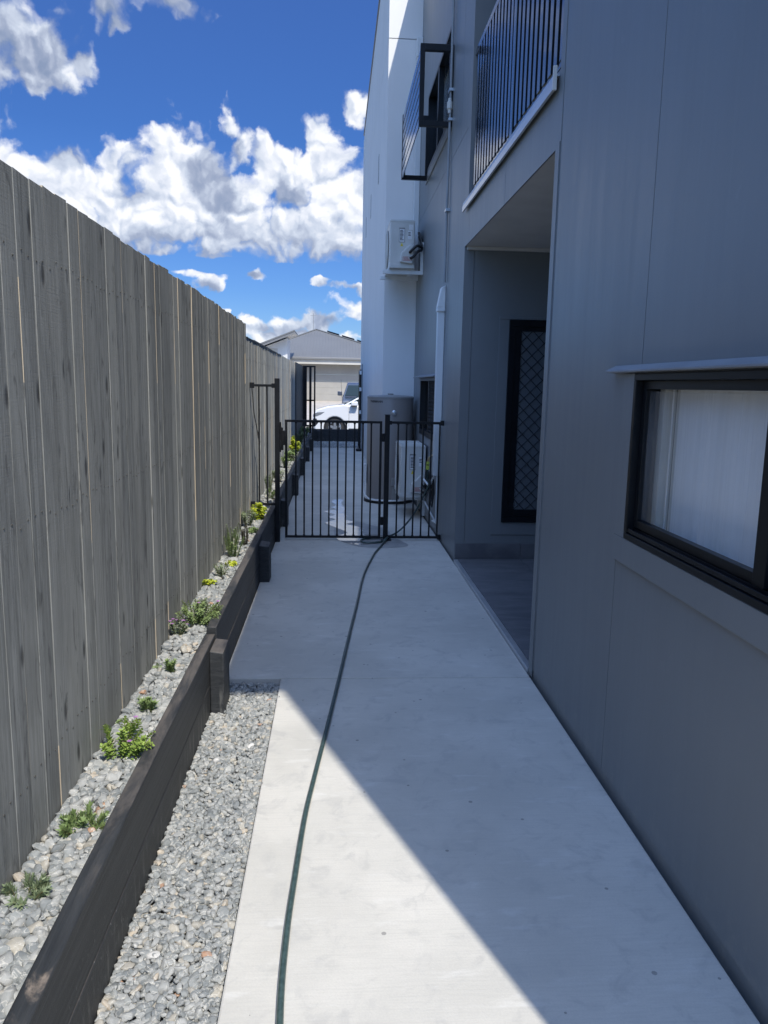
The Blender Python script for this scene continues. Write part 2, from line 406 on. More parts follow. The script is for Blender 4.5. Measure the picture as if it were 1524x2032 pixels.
M['pine'] = vary(mat('raw_pine_edge', rough=.8), (.40, .33, .23), (.54, .46, .34), 6, (1, 1, .4), bs=.2, bscale=60)
M['dark_fence'] = vary(mat('charcoal_panel', rough=.6), (.018, .021, .026), (.028, .031, .036), 4, (1, 12, .5), bs=.1)
# sleepers
m_ = mat('black_stained_sleeper', rough=.62, spec=.45); g_, b = nodes(m_)
gr = g_.noise(objco(g_, (14, 1.2, 55)), 1.0, 8, .7, .8); big = g_.noise(objco(g_), 3.0, 5, .6); wear = g_.noise(objco(g_, (9, 2.0, 9)), 1.0, 7, .7, .5)
c = g_.mix(g_.mr(gr.outputs[0], .35, .68), (.017, .0195, .0225), (.038, .041, .044))
sxx = g_.n('ShaderNodeSeparateXYZ'); g_.put(sxx.inputs[0], g_.n('ShaderNodeNewGeometry').outputs['Normal'])
topm = g_.mr(sxx.outputs[2], .6, .9)
worn = g_.m('MULTIPLY', topm, g_.mr(wear.outputs[0], .40, .66))
c = g_.mix(g_.m('MULTIPLY', worn, .8), c, (.125, .110, .098))
sxp = g_.n('ShaderNodeSeparateXYZ'); g_.put(sxp.inputs[0], objco(g_))
near = g_.m('MULTIPLY', g_.m('MULTIPLY', g_.mr(sxp.outputs[1], 1.82, 1.60), g_.mr(sxp.outputs[1], 1.38, 1.48)), g_.mr(sxp.outputs[2], .20, .28))
c = g_.mix(g_.m('MULTIPLY', g_.m('MULTIPLY', topm, near), g_.mr(wear.outputs[0], .40, .60)), c, (.36, .29, .23))
spv = g_.n('ShaderNodeTexVoronoi'); g_.put(spv.inputs['Vector'], objco(g_, (1, 1, .35))); spv.inputs['Scale'].default_value = 95
spm = g_.m('MULTIPLY', g_.m('LESS_THAN', spv.outputs['Distance'], .16), g_.m('GREATER_THAN', g_.m('FRACT', g_.m('MULTIPLY', spv.outputs['Color'], 9.7)), .55))
low = g_.m('MULTIPLY', g_.mr(sxp.outputs[2], .26, .09), g_.mr(sxp.outputs[1], 2.7, 1.9))
c = g_.mix(g_.m('MULTIPLY', g_.m('MULTIPLY', spm, low), g_.mr(big.outputs[0], .38, .56, 0, .55)), c, (.34, .34, .33))
lowg = g_.m('MULTIPLY', g_.mr(sxp.outputs[2], .12, .06), g_.mr(g_.noise(objco(g_, (30, 30, 4)), 1, 5, .7).outputs[0], .52, .66))
c = g_.mix(g_.m('MULTIPLY', lowg, .5), c, (.16, .16, .15))
g_.put(b.inputs['Base Color'], c); bump(g_, b, gr.outputs[0], .5, .004); M['sleeper'] = m_
# stones
m_ = mat('river_stones', rough=.72, spec=.4); g_, b = nodes(m_)
t = attr(g_); co = objco(g_)
c = g_.ramp(t, [(0.0, (.18, .195, .198)), (.3, (.238, .252, .248)), (.55, (.295, .302, .292)), (.78, (.35, .355, .34)), (.90, (.38, .355, .30)), (.975, (.42, .36, .28)), (.995, (.40, .23, .14)), (1.0, (.62, .61, .58))], 'CONSTANT')
nn = g_.noise(co, 55, 5, .65); c = g_.mix(g_.m('MULTIPLY', g_.mr(nn.outputs[0], .42, .7), .4), c, (.40, .40, .385))
vn = g_.noise(co, 26, 3, .5, 1.2); vein = g_.mr(g_.m('ABSOLUTE', g_.m('SUBTRACT', vn.outputs[0], .5)), .022, .004)
c = g_.mix(g_.m('MULTIPLY', vein, .55), c, (.62, .60, .54))
gn = g_.noise(co, 400, 2, .7); c = g_.mix(g_.m('MULTIPLY', g_.mr(gn.outputs[0], .4, .7), .25), c, (.17, .18, .185))
g_.put(b.inputs['Base Color'], c); bump(g_, b, g_.noise(co, 130, 4, .6).outputs[0], .35, .003); M['stone'] = m_
M['soil'] = vary(mat('dark_soil', rough=.95), (.14, .138, .13), (.22, .215, .205), 30, bs=.5, bd=.01, bscale=90)
M['grass'] = vary(mat('verge', rough=.95), (.09, .10, .05), (.16, .15, .09), 3, bs=.4, bd=.02, bscale=40)
M['asphalt'] = vary(mat('asphalt', rough=.9), (.05, .05, .052), (.07, .07, .07), 6, bs=.3, bd=.004, bscale=200)
M['drive'] = vary(mat('driveway_concrete', rough=.9), (.38, .34, .29), (.46, .42, .37), 2, bs=.1)
m_ = mat('thin_water', (.36, .36, .36), .10, 0, 1.0, 1.9); g_, b = nodes(m_)
bump(g_, b, g_.noise(objco(g_, (1, .5, 1)), 16, 3, .5).outputs[0], .10, .01); M['water'] = m_
M['damp'] = vary(mat('damp_concrete', rough=.5), (.26, .26, .255), (.34, .34, .33), 6, bs=.1)
# glass: clear pane = fresnel mix of glossy and transparent
def glass(name, tint=(.985, .99, .99), rough=0.0, dirt=.0):
    m_ = bpy.data.materials.new(name); m_.use_nodes = True; t = m_.node_tree; t.nodes.clear(); g_ = NG(t)
    o = g_.n('ShaderNodeOutputMaterial'); gl = g_.n('ShaderNodeBsdfGlossy'); gl.inputs['Roughness'].default_value = rough
    tr = g_.n('ShaderNodeBsdfTransparent'); tr.inputs[0].default_value = (*tint, 1)
    ge = g_.n('ShaderNodeNewGeometry')
    cs = g_.m('ABSOLUTE', g_.v('DOT_PRODUCT', ge.outputs['Normal'], ge.outputs['Incoming']))
    fr = g_.m('ADD', .045, g_.m('MULTIPLY', .955, g_.m('POWER', g_.m('SUBTRACT', 1.0, cs), 5.0)))
    mx = g_.n('ShaderNodeMixShader'); t.links.new(fr, mx.inputs[0]); t.links.new(tr.outputs[0], mx.inputs[1]); t.links.new(gl.outputs[0], mx.inputs[2])
    last = mx.outputs[0]
    if dirt:
        df_ = g_.n('ShaderNodeBsdfDiffuse'); df_.inputs[0].default_value = (.75, .76, .76, 1)
        s1 = g_.noise(objco(g_, (1, 90, 2.2)), 1.0, 6, .6, .3); s2 = g_.noise(objco(g_, (1, 5, 3)), 1.0, 3, .5)
        k = g_.m('ADD', g_.m('MULTIPLY', g_.mr(s1.outputs[0], .54, .80), dirt*.7), g_.m('MULTIPLY', s2.outputs[0], dirt * .9))
        m2 = g_.n('ShaderNodeMixShader'); g_.put(m2.inputs[0], k); t.links.new(last, m2.inputs[1]); t.links.new(df_.outputs[0], m2.inputs[2]); last = m2.outputs[0]
    t.links.new(last, o.inputs[0]); return m_
M['glass'] = glass('window_glass'); M['dusty_glass'] = glass('dusty_window_glass', dirt=.24)
M['dark_glass'] = mat('tinted_glass', (.008, .012, .018), .06, 0, .3, 1.45)
M['blind'] = vary(mat('roller_blind', rough=.9), (.80, .81, .80), (.90, .91, .90), 1.0, (1, 26, .5), bs=.02)
M['room'] = mat('interior_wall', (.62, .62, .58), .9)
M['curtain_grey'] = mat('interior_grey', (.12, .135, .15), .9)
# house beyond
m_ = mat('corrugated_roof', rough=.45, metal=.1); g_, b = nodes(m_)
g_.put(b.inputs['Base Color'], g_.mix(g_.noise(objco(g_), .8, 4, .6).outputs[0], (.15, .15, .147), (.185, .185, .178))); M['roof'] = m_
M['cream'] = vary(mat('cream_render', rough=.85), (.50, .48, .43), (.55, .53, .48), 2, bs=.1)
M['garage'] = vary(mat('garage_door_paint', rough=.6), (.34, .325, .295), (.37, .355, .32), 2, bs=.0)
M['gutter'] = mat('grey_gutter', (.20, .20, .20), .4)
M['house_white'] = vary(mat('white_boards', rough=.7), (.62, .62, .61), (.68, .68, .67), 2, bs=.1)
M['solar'] = mat('solar_panel', (.01, .015, .03), .15, 0, .6)
M['car_white'] = mat('white_car_paint', (.70, .71, .72), .22, 0, .5, 1.5, .6)
M['car_dark'] = mat('dark_car_paint', (.06, .072, .10), .22, 0, .5, 1.5, .8)
M['car_black'] = mat('black_car_trim', (.015, .015, .016), .5)
M['car_glass'] = mat('car_glass', (.02, .032, .036), .05, 0, .35, 1.4)
M['tyre'] = mat('tyre_rubber', (.025, .025, .026), .8)
M['alloy'] = mat('alloy_rim', (.55, .56, .57), .3, .8)
M['lamp'] = mat('headlamp_lens', (.25, .27, .29), .08, .3)
M['plate'] = mat('plate_white', (.7, .7, .68), .5)
def leafmat(name, c1, c2, trans=.25):
    m_ = mat(name, rough=.5, spec=.4); g_, b = nodes(m_)
    g_.put(b.inputs['Base Color'], g_.mix(attr(g_), c1, c2))
    tl = g_.n('ShaderNodeBsdfTranslucent'); g_.put(tl.inputs[0], g_.mix(attr(g_), c1, c2))
    mx = g_.n('ShaderNodeMixShader'); mx.inputs[0].default_value = trans
    o = m_.node_tree.nodes['Material Output']
    m_.node_tree.links.new(b.outputs[0], mx.inputs[1]); m_.node_tree.links.new(tl.outputs[0], mx.inputs[2]); m_.node_tree.links.new(mx.outputs[0], o.inputs[0])
    return m_
M['leaf_green'] = leafmat('mid_green_leaf', (.13, .20, .075), (.27, .36, .14))
M['leaf_bright'] = leafmat('bright_green_leaf', (.14, .24, .05), (.34, .46, .10))
M['leaf_lime'] = leafmat('lime_leaf', (.24, .36, .03), (.56, .60, .06))
M['leaf_grey'] = leafmat('grey_green_leaf', (.13, .18, .10), (.27, .33, .19))
M['leaf_dark'] = leafmat('dark_purple_leaf', (0.047, 0.051, 0.047), (0.117, 0.111, 0.098), .1)
M['petal'] = leafmat('purple_petal', (.36, .14, .42), (.55, .30, .55))
M['stem'] = mat('plant_stem', (.12, .11, .05), .7)

# ------------------------------------------------------------------ ground, path, street (structure)
def struct(o): return tag(o, kind='structure')
b = MB(); b.quad((-500, -300, -.42), (500, -300, -.42), (500, 900, -.42), (-500, 900, -.42)); struct(b.build('ground', M['grass']))
b = MB(); b.box(-8, 8, -1.5, 24.3, -.40, -.10); struct(b.build('soil', M['soil']))
XW = 1.12
slabs = [(-1.4, 4.046, -.285, 1.107), (4.052, 6.898, -.598, 1.107), (6.904, 10.4, -.598, 1.107), (10.406, 14.2, -.598, 1.107), (14.206, 19.75, -.598, 1.107)]
b = MB()
for y0, y1, x0, x1 in slabs: b.box(x0, x1, y0, y1, -.098, 0.0)
struct(b.build('path', M['concrete'], bevel=.006))
b = MB(); b.box(-60, 60, 24.6, 34.0, -.41, -.28); struct(b.build('road', M['asphalt']))
b = MB(); b.box(-60, 60, 24.3, 24.6, -.41, -.15); b.box(-60, 60, 34.0, 34.3, -.41, -.15); struct(b.build('kerb', M['drive'], bevel=.03))
b = MB(); b.hexa([(-6, 34.3, -.41), (6, 34.3, -.41), (6, 60, -.41), (-6, 60, -.41), (-6, 34.3, -.16), (6, 34.3, -.16), (6, 48, .60), (-6, 48, .60)])
struct(b.build('driveway', M['drive']))
b = MB()
for sx0, sx1 in ((-60, -6.01), (6.01, 60)):
    b.hexa([(sx0, 34.3, -.41), (sx1, 34.3, -.41), (sx1, 90, -.41), (sx0, 90, -.41), (sx0, 34.3, -.17), (sx1, 34.3, -.17), (sx1, 90, .58), (sx0, 90, .58)])
struct(b.build('verge', M['grass']))
# tiled porch floor
b = MB(); b.box(1.125, 3.0, 4.125, 6.945, -.1, .0145); struct(b.build('porch_base', M['grout']))
b = MB()
ys = [4.128, 4.45, 5.095, 5.745, 6.395, 6.943]; xs_ = [1.150, 1.742, 2.362, 2.99]
for i in range(len(ys) - 1):
    for j in range(3):
        b.box(xs_[j] + (.002), xs_[j+1] - .002, ys[i] + .0022, ys[i+1] - .0022, .0, .021, c=rnd.random())
struct(b.build('porch_floor', M['tile'], bevel=.0012, attr=True))
b = MB(); b.box(1.109, 1.146, 4.13, 6.90, -.05, .0235); struct(b.build('porch_edge_strip', M['sill_flash'], bevel=.002))

# water / damp patch
def blobpoly(pts, z, n=3):
    P = [Vector((x, y, 0)) for x, y in pts]; outp = []
    for i in range(len(P)):
        p0, p1, p2, p3 = P[i-1], P[i], P[(i+1) % len(P)], P[(i+2) % len(P)]
        for k in range(n):
            t = k / n
            outp.append(.5 * ((2*p1) + (-p0 + p2)*t + (2*p0 - 5*p1 + 4*p2 - p3)*t*t + (-p0 + 3*p1 - 3*p2 + p3)*t**3))
    return [(p.x, p.y, z) for p in outp]
wp = [(.0,10.71),(.12,10.72),(.10,10.3),(.15,9.92),(.12,9.6),(.16,9.34),(.13,9.1),(.25,8.95),(.14,8.8),(.26,8.66),(.34,8.44),(.30,8.2),(.52,8.15),(.56,7.9),(.42,7.72),(.29,7.62),(.10,7.76),(.02,8.06),(.15,8.26),(.03,8.55),(-.10,8.87),(.02,9.1),(-.08,9.25),(.01,9.45),(-.13,9.68),(.03,9.85),(-.04,10.02),(.03,10.21),(-.03,10.45)]
bm_ = MB(); pl = blobpoly(wp, .0042); bm_._add(pl, [tuple(range(len(pl)))])
struct(bm_.build('water', M['water']))
wp2 = [(.05,7.9),(.25,7.55),(.55,7.5),(.75,7.6),(.72,7.8),(.62,8.1),(.60,8.5),(.40,8.8),(.2,9.1),(.05,8.9),(.0,8.4)]
bm_ = MB(); pl = blobpoly(wp2, .0018); bm_._add(pl, [tuple(range(len(pl)))])
struct(bm_.build('damp_patch', M['damp']))

# ------------------------------------------------------------------ grey townhouse
def clad(y0, y1, z0, z1, holes, seams_y=(), seams_z=(), x=XW, t=.009, mb=None, gap=.005):
    """cladding sheets on plane x, with rectangular holes (y0,y1,z0,z1); seams are real gaps"""
    mb = mb or MB()
    ysv = sorted(set([y0, y1] + [h[0] for h in holes] + [h[1] for h in holes] + [s_[0] for s_ in seams_y]))
    zsv = sorted(set([z0, z1] + [h[2] for h in holes] + [h[3] for h in holes] + [s_[0] for s_ in seams_z] + [a for s_ in seams_y for a in s_[1:]]))
    ysv = [q for q in ysv if y0 <= q <= y1]; zsv = [q for q in zsv if z0 <= q <= z1]
    for i in range(len(ysv) - 1):
        for j in range(len(zsv) - 1):
            a0, a1, c0, c1 = ysv[i], ysv[i+1], zsv[j], zsv[j+1]; my, mz = (a0+a1)/2, (c0+c1)/2
            if any(h[0] < my < h[1] and h[2] < mz < h[3] for h in holes): continue
            for s_ in seams_y:
                if s_[1] <= mz <= s_[2]:
                    if abs(a0 - s_[0]) < 1e-6: a0 += gap / 2
                    if abs(a1 - s_[0]) < 1e-6: a1 -= gap / 2
            for s_ in seams_z:
                if s_[1] <= my <= s_[2]:
                    if abs(c0 - s_[0]) < 1e-6: c0 += gap / 2
                    if abs(c1 - s_[0]) < 1e-6: c1 -= gap / 2
            mb.box(x, x + t, a0, a1, c0, c1)
    return mb
HF, HM = 6.0, 7.25
house = thing('townhouse', 'dark grey panel clad townhouse wall along the right side with balcony and porch', 'building', (2.5, 5.5, 0))
WIN = (0.72, 2.83, 1.04, 1.66)
LWIN = (8.45, 10.12, 1.02, 1.70)
UWIN = (8.12, 10.05, 4.19, 5.10)
BAL = (4.12, 6.83, 3.19, 5.75)
DOOR = (4.12, 6.95, -.1, 2.81)
c_ = clad(.165, 11.05, .042, HM, [WIN, LWIN, UWIN, BAL, (4.12, 6.95, .042, 2.81), (.165, 1.2, HF, HM)],
     seams_y=[(2.80, 1.66, HM), (2.925, .042, .94), (4.035, .042, HM), (5.35, 2.81, 3.19), (6.75, 2.81, 3.19), (8.62, 1.70, 3.79), (9.9, 3.79, 4.19), (7.35, 3.79, HM)],
     seams_z=[(3.79, 6.95, 11.05), (3.19, 6.83, 6.95)])
# base strip
c_.box(XW + .004, XW + .02, .165, 4.118, -.09, .037)
c_.box(XW + .004, XW + .02, 6.952, 11.05, -.09, .037)
# north return wall faces (inside porch, faces the camera), jambs
c_.box(1.21, 3.0, 6.95, 6.96, .165, 2.81)
c_.box(XW + .001, 1.206, 6.9475, 6.96, .0, 2.809)
c_.box(XW + .001, 3.0, 4.105, 4.118, .0, 2.809)
c_.build('wall', M['grey_clad'], house, bevel=0)
# structural core behind the cladding
def core(y0, y1, z0, z1, holes, x=XW + .0092, t=.16):
    mb = clad(y0, y1, z0, z1, holes, x=x, t=t, gap=0); return mb
core(.18, 11.04, -.1, HM - .01, [WIN, LWIN, UWIN, BAL, (4.10, 6.965, -.1, 2.82), (.165, 1.22, HF, HM)]).build('wall_core', M['grey_clad'], house)
b = MB()
b.box(1.29, 1.33, .18, 4.10, 2.85, 3.0)  # concealed floor edge
b.box(2.99, 3.10, 4.10, 6.97, -.1, 2.82)      # back of porch
b.box(XW + .02, 7.0, .166, .176, -.1, HF - .01)        # south side wall
b.box(1.29, 3.1, 4.02, 4.10, -.1, 2.82)
b.box(1.29, 3.1, 6.965, 7.05, -.1, 2.82)
b.build('side_wall', M['grey_clad'], house)
b = MB(); b.box(XW + .012, 3.0, 4.12, 6.949, 2.812, 2.84); b.build('soffit', M['soffit'], house)
b = MB(); b.box(XW + .02, 3.0, 6.915, 6.949, 2.782, 2.811); b.build('cornice', M['soffit'], house, bevel=.004)
b = MB(); b.box(.93, 7.2, -.17, 2.55, HF, HF + .12); b.box(1.10, 7.2, 1.20, 11.05, HM, HM + .1); b.build('roof', M['gutter'], house)
# corner stop trims
b = MB(); b.box(XW - .006, XW + .0, 4.052, 4.122, .0, 2.83); b.box(XW - .003, XW + .001, 4.04, 4.050, 2.83, 6.5)
b.build('corner_trim', M['grey_clad'], house, bevel=.002)
# tile skirting in porch
b = MB()
for x0, x1 in ((1.128, 1.738), (1.742, 2.36), (2.364, 2.98)): b.box(x0, x1, 6.938, 6.9492, .023, .165, c=rnd.random())
b.build('tile_skirting', M['tile'], house, bevel=.001, attr=True)

# porch security window
pw = MB()
pw.box(1.545, 2.38, 6.925, 6.949, .37, .43); pw.box(1.545, 2.38, 6.925, 6.949, 2.14, 2.20); pw.box(1.545, 1.60, 6.925, 6.949, .43, 2.14); pw.box(2.32, 2.38, 6.925, 6.949, .43, 2.14)
pw.box(1.60, 1.655, 6.932, 6.949, .43, 2.14); pw.box(2.265, 2.32, 6.932, 6.949, .43, 2.14); pw.box(1.655, 2.265, 6.932, 6.949, .43, .49); pw.box(1.655, 2.265, 6.932, 6.949, 2.10, 2.14)
wroot = pw.build('window', M['win_frame'], house, bevel=.002)
b = MB(); b.box(1.655, 2.265, 6.9455, 6.9485, .49, 2.10); b.build('pane', M['curtain_grey'], wroot)
# cast diamond grille
b = MB(); px_, pz_ = .108, .108; X0, X1, Z0, Z1 = 1.655, 2.265, .49, 2.10
def clipseg(x0, z0, x1, z1):
    ts = [0.0, 1.0]
    for a, d, lo, hi in ((x0, x1-x0, X0, X1), (z0, z1-z0, Z0, Z1)):
        if abs(d) < 1e-9: continue
        t0, t1 = (lo-a)/d, (hi-a)/d
        if t0 > t1: t0, t1 = t1, t0
        ts[0] = max(ts[0], t0); ts[1] = min(ts[1], t1)
    return ts if ts[1] > ts[0] + 1e-4 else None
L = 2.6
for k in range(-24, 26):
    for sgn in (1, -1):
        xs0 = X0 + k * px_; z0 = Z0 if sgn > 0 else Z1
        x1 = xs0 + L * px_ / 2 * 22; z1 = z0 + sgn * L * pz_ / 2 * 22
        t = clipseg(xs0, z0, x1, z1)
        if t:
            a = (xs0 + (x1-xs0)*t[0], 6.938, z0 + (z1-z0)*t[0]); e = (xs0 + (x1-xs0)*t[1], 6.938, z0 + (z1-z0)*t[1])
            b.tube([a, e], .0032, 5)
b.build('diamond_grille', M['black'], wroot)
b = MB(); b.box(1.455, 1.545, 6.942, 6.9495, .25, 2.215); b.box(1.545, 2.44, 6.942, 6.9495, .25, .37); b.box(1.455, 2.44, 6.936, 6.9495, 2.20, 2.232); b.build('trim', M['grey_clad'], wroot, bevel=.002)

# near window (sliding, with blind)
wy0, wy1, wz0, wz1 = WIN
f = MB()
def frame_ring(mb, y0, y1, z0, z1, w_, x0, x1):
    mb.box(x0, x1, y0, y1, z0, z0 + w_); mb.box(x0, x1, y0, y1, z1 - w_, z1)
    mb.box(x0, x1, y0, y0 + w_, z0 + w_, z1 - w_); mb.box(x0, x1, y1 - w_, y1, z0 + w_, z1 - w_)
frame_ring(f, wy0, wy1, wz0, wz1, .024, XW - .014, XW + .10)
win = f.build('window', M['win_frame'], house, bevel=.0025)
f = MB()
frame_ring(f, 1.895, wy1 - .029, wz0 + .050, wz1 - .025, .030, XW + .012, XW + .040)
frame_ring(f, wy0 + .029, 1.90, wz0 + .050, wz1 - .029, .038, XW + .046, XW + .076); f.box(XW + .006, XW + .045, 1.893, 1.950, wz0 + .05, wz1 - .03)
for k in range(3): f.box(XW - .010 + .026 * k, XW - .004 + .026 * k, wy0 + .03, wy1 - .03, wz0 + .029, wz0 + .044)
f.box(XW + .0, XW + .09, wy0 + .03, wy1 - .03, wz0 + .0285, wz0 + .034)
f.build('sash', M['win_frame'], win, bevel=.0015)
def paneq(x, ya, yb_, za, zb_, m_):
    q = MB(); q.quad((x, ya, za), (x, ya, zb_), (x, yb_, zb_), (x, yb_, za)); q.build('pane', m_, win)
paneq(XW + .026, 1.929, wy1 - .063, wz0 + .084, wz1 - .063, M['dusty_glass']); paneq(XW + .060, wy0 + .067, 1.862, wz0 + .088, wz1 - .067, M['dusty_glass'])
b = MB(); b.box(XW + .108, XW + .110, .74, 2.70, 1.06, 1.645); b.build('blind', M['blind'], win)
b = MB(); b.tube([(XW + .085, 2.70, 1.64), (XW + .085, 2.70, 1.09)], .0028, 6)
for k in range(44): b.lathe((XW + .085, 2.70, 1.635 - k * .012), 0, [(.0005, -.003), (.0042, 0), (.0005, .003)], 6)
b.build('bead_chain', M['plate'], win)
b = MB()  # sill trim boards, flashing
b.box(XW - .012, XW - .0005, wy0 - .1, wy1 + .105, .94, wz0 - .001); b.box(XW - .012, XW - .0005, wy1 + .001, wy1 + .105, wz0, wz1 + .002)
b.build('window_trim', M['grey_clad'], win, bevel=.002)
b = MB(); b.prism([(XW - .0005, 1.695), (XW - .044, 1.674), (XW - .044, 1.667), (XW - .0005, 1.664)], .4, 3.06, 'Y'); b.build('flashing', M['flash'], win, bevel=.001)
b = MB()  # room behind
b.box(XW + .125, XW + .13, 2.45, 2.76, 1.0, 1.69); b.box(XW + .080, XW + .125, 2.764, 2.835, 1.03, 1.67)
b.box(XW + .170, 3.6, 2.84, 2.9, .0, 2.6); b.box(3.6, 3.65, .3, 2.9, 0, 2.6); b.box(XW + .17, 3.6, .25, .3, 0, 2.6); b.box(XW + .17, 3.6, .3, 2.84, .0, .05); b.box(XW + .17, 3.6, .3, 2.84, 2.55, 2.6)
b.build('interior', M['room'], win)

# lower far window with security mesh
f = MB(); ly0, ly1, lz0, lz1 = LWIN
frame_ring(f, ly0, ly1, lz0, lz1, .035, XW - .012, XW + .09); f.box(XW + .0, XW + .03, 9.28, 9.33, lz0 + .035, lz1 - .035)
for k in range(3): f.box(XW - .016 + k*.02, XW - .010 + k * .02, ly0, ly1, lz0 - .028, lz0 - .001)
lw = f.build('window', M['win_frame'], house, bevel=.002)
b = MB(); b.box(XW + .05, XW + .054, ly0 + .035, ly1 - .035, lz0 + .035, lz1 - .035); b.build('pane', M['glass'], lw)
b = MB(); b.box(XW + .10, XW + .104, ly0, ly1, lz0, lz1); b.build('blind', M['blind'], lw)
b = MB()
n = 16
for k in range(-8, 14):
    for sgn in (1, -1):
        X0, X1, Z0, Z1 = ly0 + .04, 9.28, lz0 + .04, lz1 - .04
        a0 = X0 + k * .09; z0 = Z0 if sgn > 0 else Z1
        t = clipseg(a0, z0, a0 + 1.3, z0 + sgn * 1.3)
        if t: b.tube([(XW + .006, a0 + 1.3*t[0], z0 + sgn*1.3*t[0]), (XW + .006, a0 + 1.3*t[1], z0 + sgn*1.3*t[1])], .0055, 5)
b.build('security_mesh', M['black'], lw)
b = MB(); b.box(XW - .012, XW - .0005, ly0 - .1, ly1 + .1, lz0 - .125, lz0 - .03); b.box(XW - .012, XW - .0005, ly1 + .001, ly1 + .1, lz0 - .03, lz1)
b.build('window_trim', M['grey_clad'], lw, bevel=.002)
b = MB(); b.prism([(XW - .0005, lz1 + .045), (XW - .085, lz1 + .012), (XW - .085, lz1 + .004), (XW - .0005, lz1 + .006)], ly0 - .2, ly1 + .22, 'Y'); b.build('flashing', M['flash'], lw)
# upper far window
f = MB(); uy0, uy1, uz0, uz1 = UWIN
frame_ring(f, uy0, uy1, uz0, uz1, .04, XW - .012, XW + .09); f.box(XW - .01, XW + .05, 9.05, 9.12, uz0 + .04, uz1 - .04)
uw = f.build('window', M['win_frame'], house, bevel=.002)
b = MB(); b.box(XW + .05, XW + .054, uy0 + .04, uy1 - .04, uz0 + .04, uz1 - .04); b.build('pane', M['glass'], uw)
b = MB(); b.box(XW + .10, XW + .104, uy0, uy1, uz0, uz1); b.build('blind', M['blind'], uw)
b = MB(); b.box(XW - .012, XW - .0005, uy0 - .09, uy1 + .1, uz0 - .10, uz0 - .001); b.build('window_trim', M['grey_clad'], uw, bevel=.002)
# privacy screen box over the upper window
sx0 = .795
scr = None
for yy in (8.0, 9.995):
    f = MB()
    f.box(sx0, sx0 + .045, yy, yy + .05, 4.115, 4.86); f.box(sx0 + .045, XW - .001, yy, yy + .05, 4.115, 4.165); f.box(sx0 + .045, XW - .001, yy, yy + .05, 4.80, 4.86)
    f.box(XW - .035, XW - .001, yy, yy + .05, 4.165, 4.80)
    if scr is None:
        scr = thing_part('privacy_screen', house)
    f.build('end_frame', M['black'], scr, bevel=.002)
f = MB(); nsl = 7
for k in range(nsl):
    z0 = 4.125 + k * .105
    f.box(sx0 + .004, sx0 + .016, 8.052, 9.993, z0, z0 + .078)
f.build('slat', M['gloss_black'], scr, bevel=.002)
# balcony
bal = MB()
b = MB(); b.prism([(XW - .034, 3.095), (XW - .034, 3.14), (XW - .028, 3.168), (XW + .24, 3.192), (XW + .24, 3.19), (XW - .02, 3.16), (XW - .02, 3.095)], 4.135, 6.955, 'Y')
sill = b.build('balcony_sill', M['sill_flash'], house)
b = MB(); b.box(XW - .036, XW - .018, 4.118, 4.134, 3.09, 3.205); b.build('sill_end', M['ac_white'], sill)
balr = MB(); balr.box(1.135, 1.185, 4.14, 6.82, 4.30, 4.345); balr.box(1.145, 1.175, 4.14, 6.82, 3.235, 3.262)
balr = balr.build('balustrade', M['gloss_black'], house, bevel=.002)
yb = 4.19; bal_ys = []
while yb < 6.80:
    if abs(yb - 5.31) > .06: bal_ys.append(yb)
    yb += .1135
b0 = MB(); b0.box(1.137, 1.153, -.031, .031, 3.262, 4.30); first = None
for yy in bal_ys:
    if first is None:
        first = b0.build('baluster', M['gloss_black'], balr, bevel=.001); o = first
    else:
        o = first.copy(); col.objects.link(o); o.parent = balr; o.matrix_parent_inverse = first.matrix_parent_inverse.copy()
    o.location = (0, yy, 0)
b = MB(); b.box(1.130, 1.19, 5.275, 5.345, 3.20, 4.30); b.build('post', M['gloss_black'], balr, bevel=.003)
b = MB(); b.box(1.125, 1.20, 5.26, 5.36, 3.195, 3.20); b.build('base_plate', M['black'], balr)
b = MB()  # balcony interior
b.box(1.135, 3.0, 4.02, 4.118, 3.17, 5.9); b.box(1.29, 3.0, 6.83, 6.93, 3.17, 5.9); b.box(1.131, 1.285, 6.832, 6.9, 3.17, 5.75)
b.box(1.36, 3.0, 4.12, 6.83, 5.75, 5.8); b.build('balcony_wall', M['grey_clad'], house)
b = MB(); b.box(XW + .02, 3.0, 4.12, 6.83, 3.0, 3.185); b.build('balcony_floor', M['tile'], house)
b = MB(); b.box(1.9, 1.93, 4.12, 6.83, 3.19, 5.75); bw = b.build('sliding_door', M['dark_glass'], house)
b = MB()
for yy in (4.13, 5.4, 6.74): b.box(1.87, 1.90, yy, yy + .08, 3.19, 5.5)
b.box(1.87, 1.90, 4.13, 6.82, 5.42, 5.5); b.build('door_frame', M['win_frame'], bw)

# ------------------------------------------------------------------ white building beyond
XS, YB, HB = .672, 11.05, 7.72
wb = thing('rendered_building', 'pale white rendered building beyond the heater with sunlit patch near its top', 'building', (1.5, 15.5, 0))
b = MB(); 
b.box(XS, 1.119, YB, YB + .2, -.1, 6.135); b.box(XS, 1.119, YB, YB + .2, 6.147, HB)
b.box(XS, XS + .2, YB + .2, 20.4, -.1, 6.155); b.box(XS, XS + .2, YB + .2, 20.4, 6.162, HB)
b.box(1.119, 7.0, YB + .002, YB + .2, -.1, HB)
b.box(XS + .2, 7.0, 20.2, 20.4, -.1, HB)
b.build('wall', M['white_render'], wb)
b = MB(); b.box(XS + .012, 1.117, YB + .012, YB + .18, 6.136, 6.146); b.box(XS + .006, XS + .18, YB + .2, 20.39, 6.1552, 6.1618); b.build('joint', M['conduit'], wb)
b = MB(); b.box(XS - .02, 7.0, YB - .001, 20.42, HB + .001, HB + .05); b.build('roof_capping', M['gutter'], wb, bevel=.005)
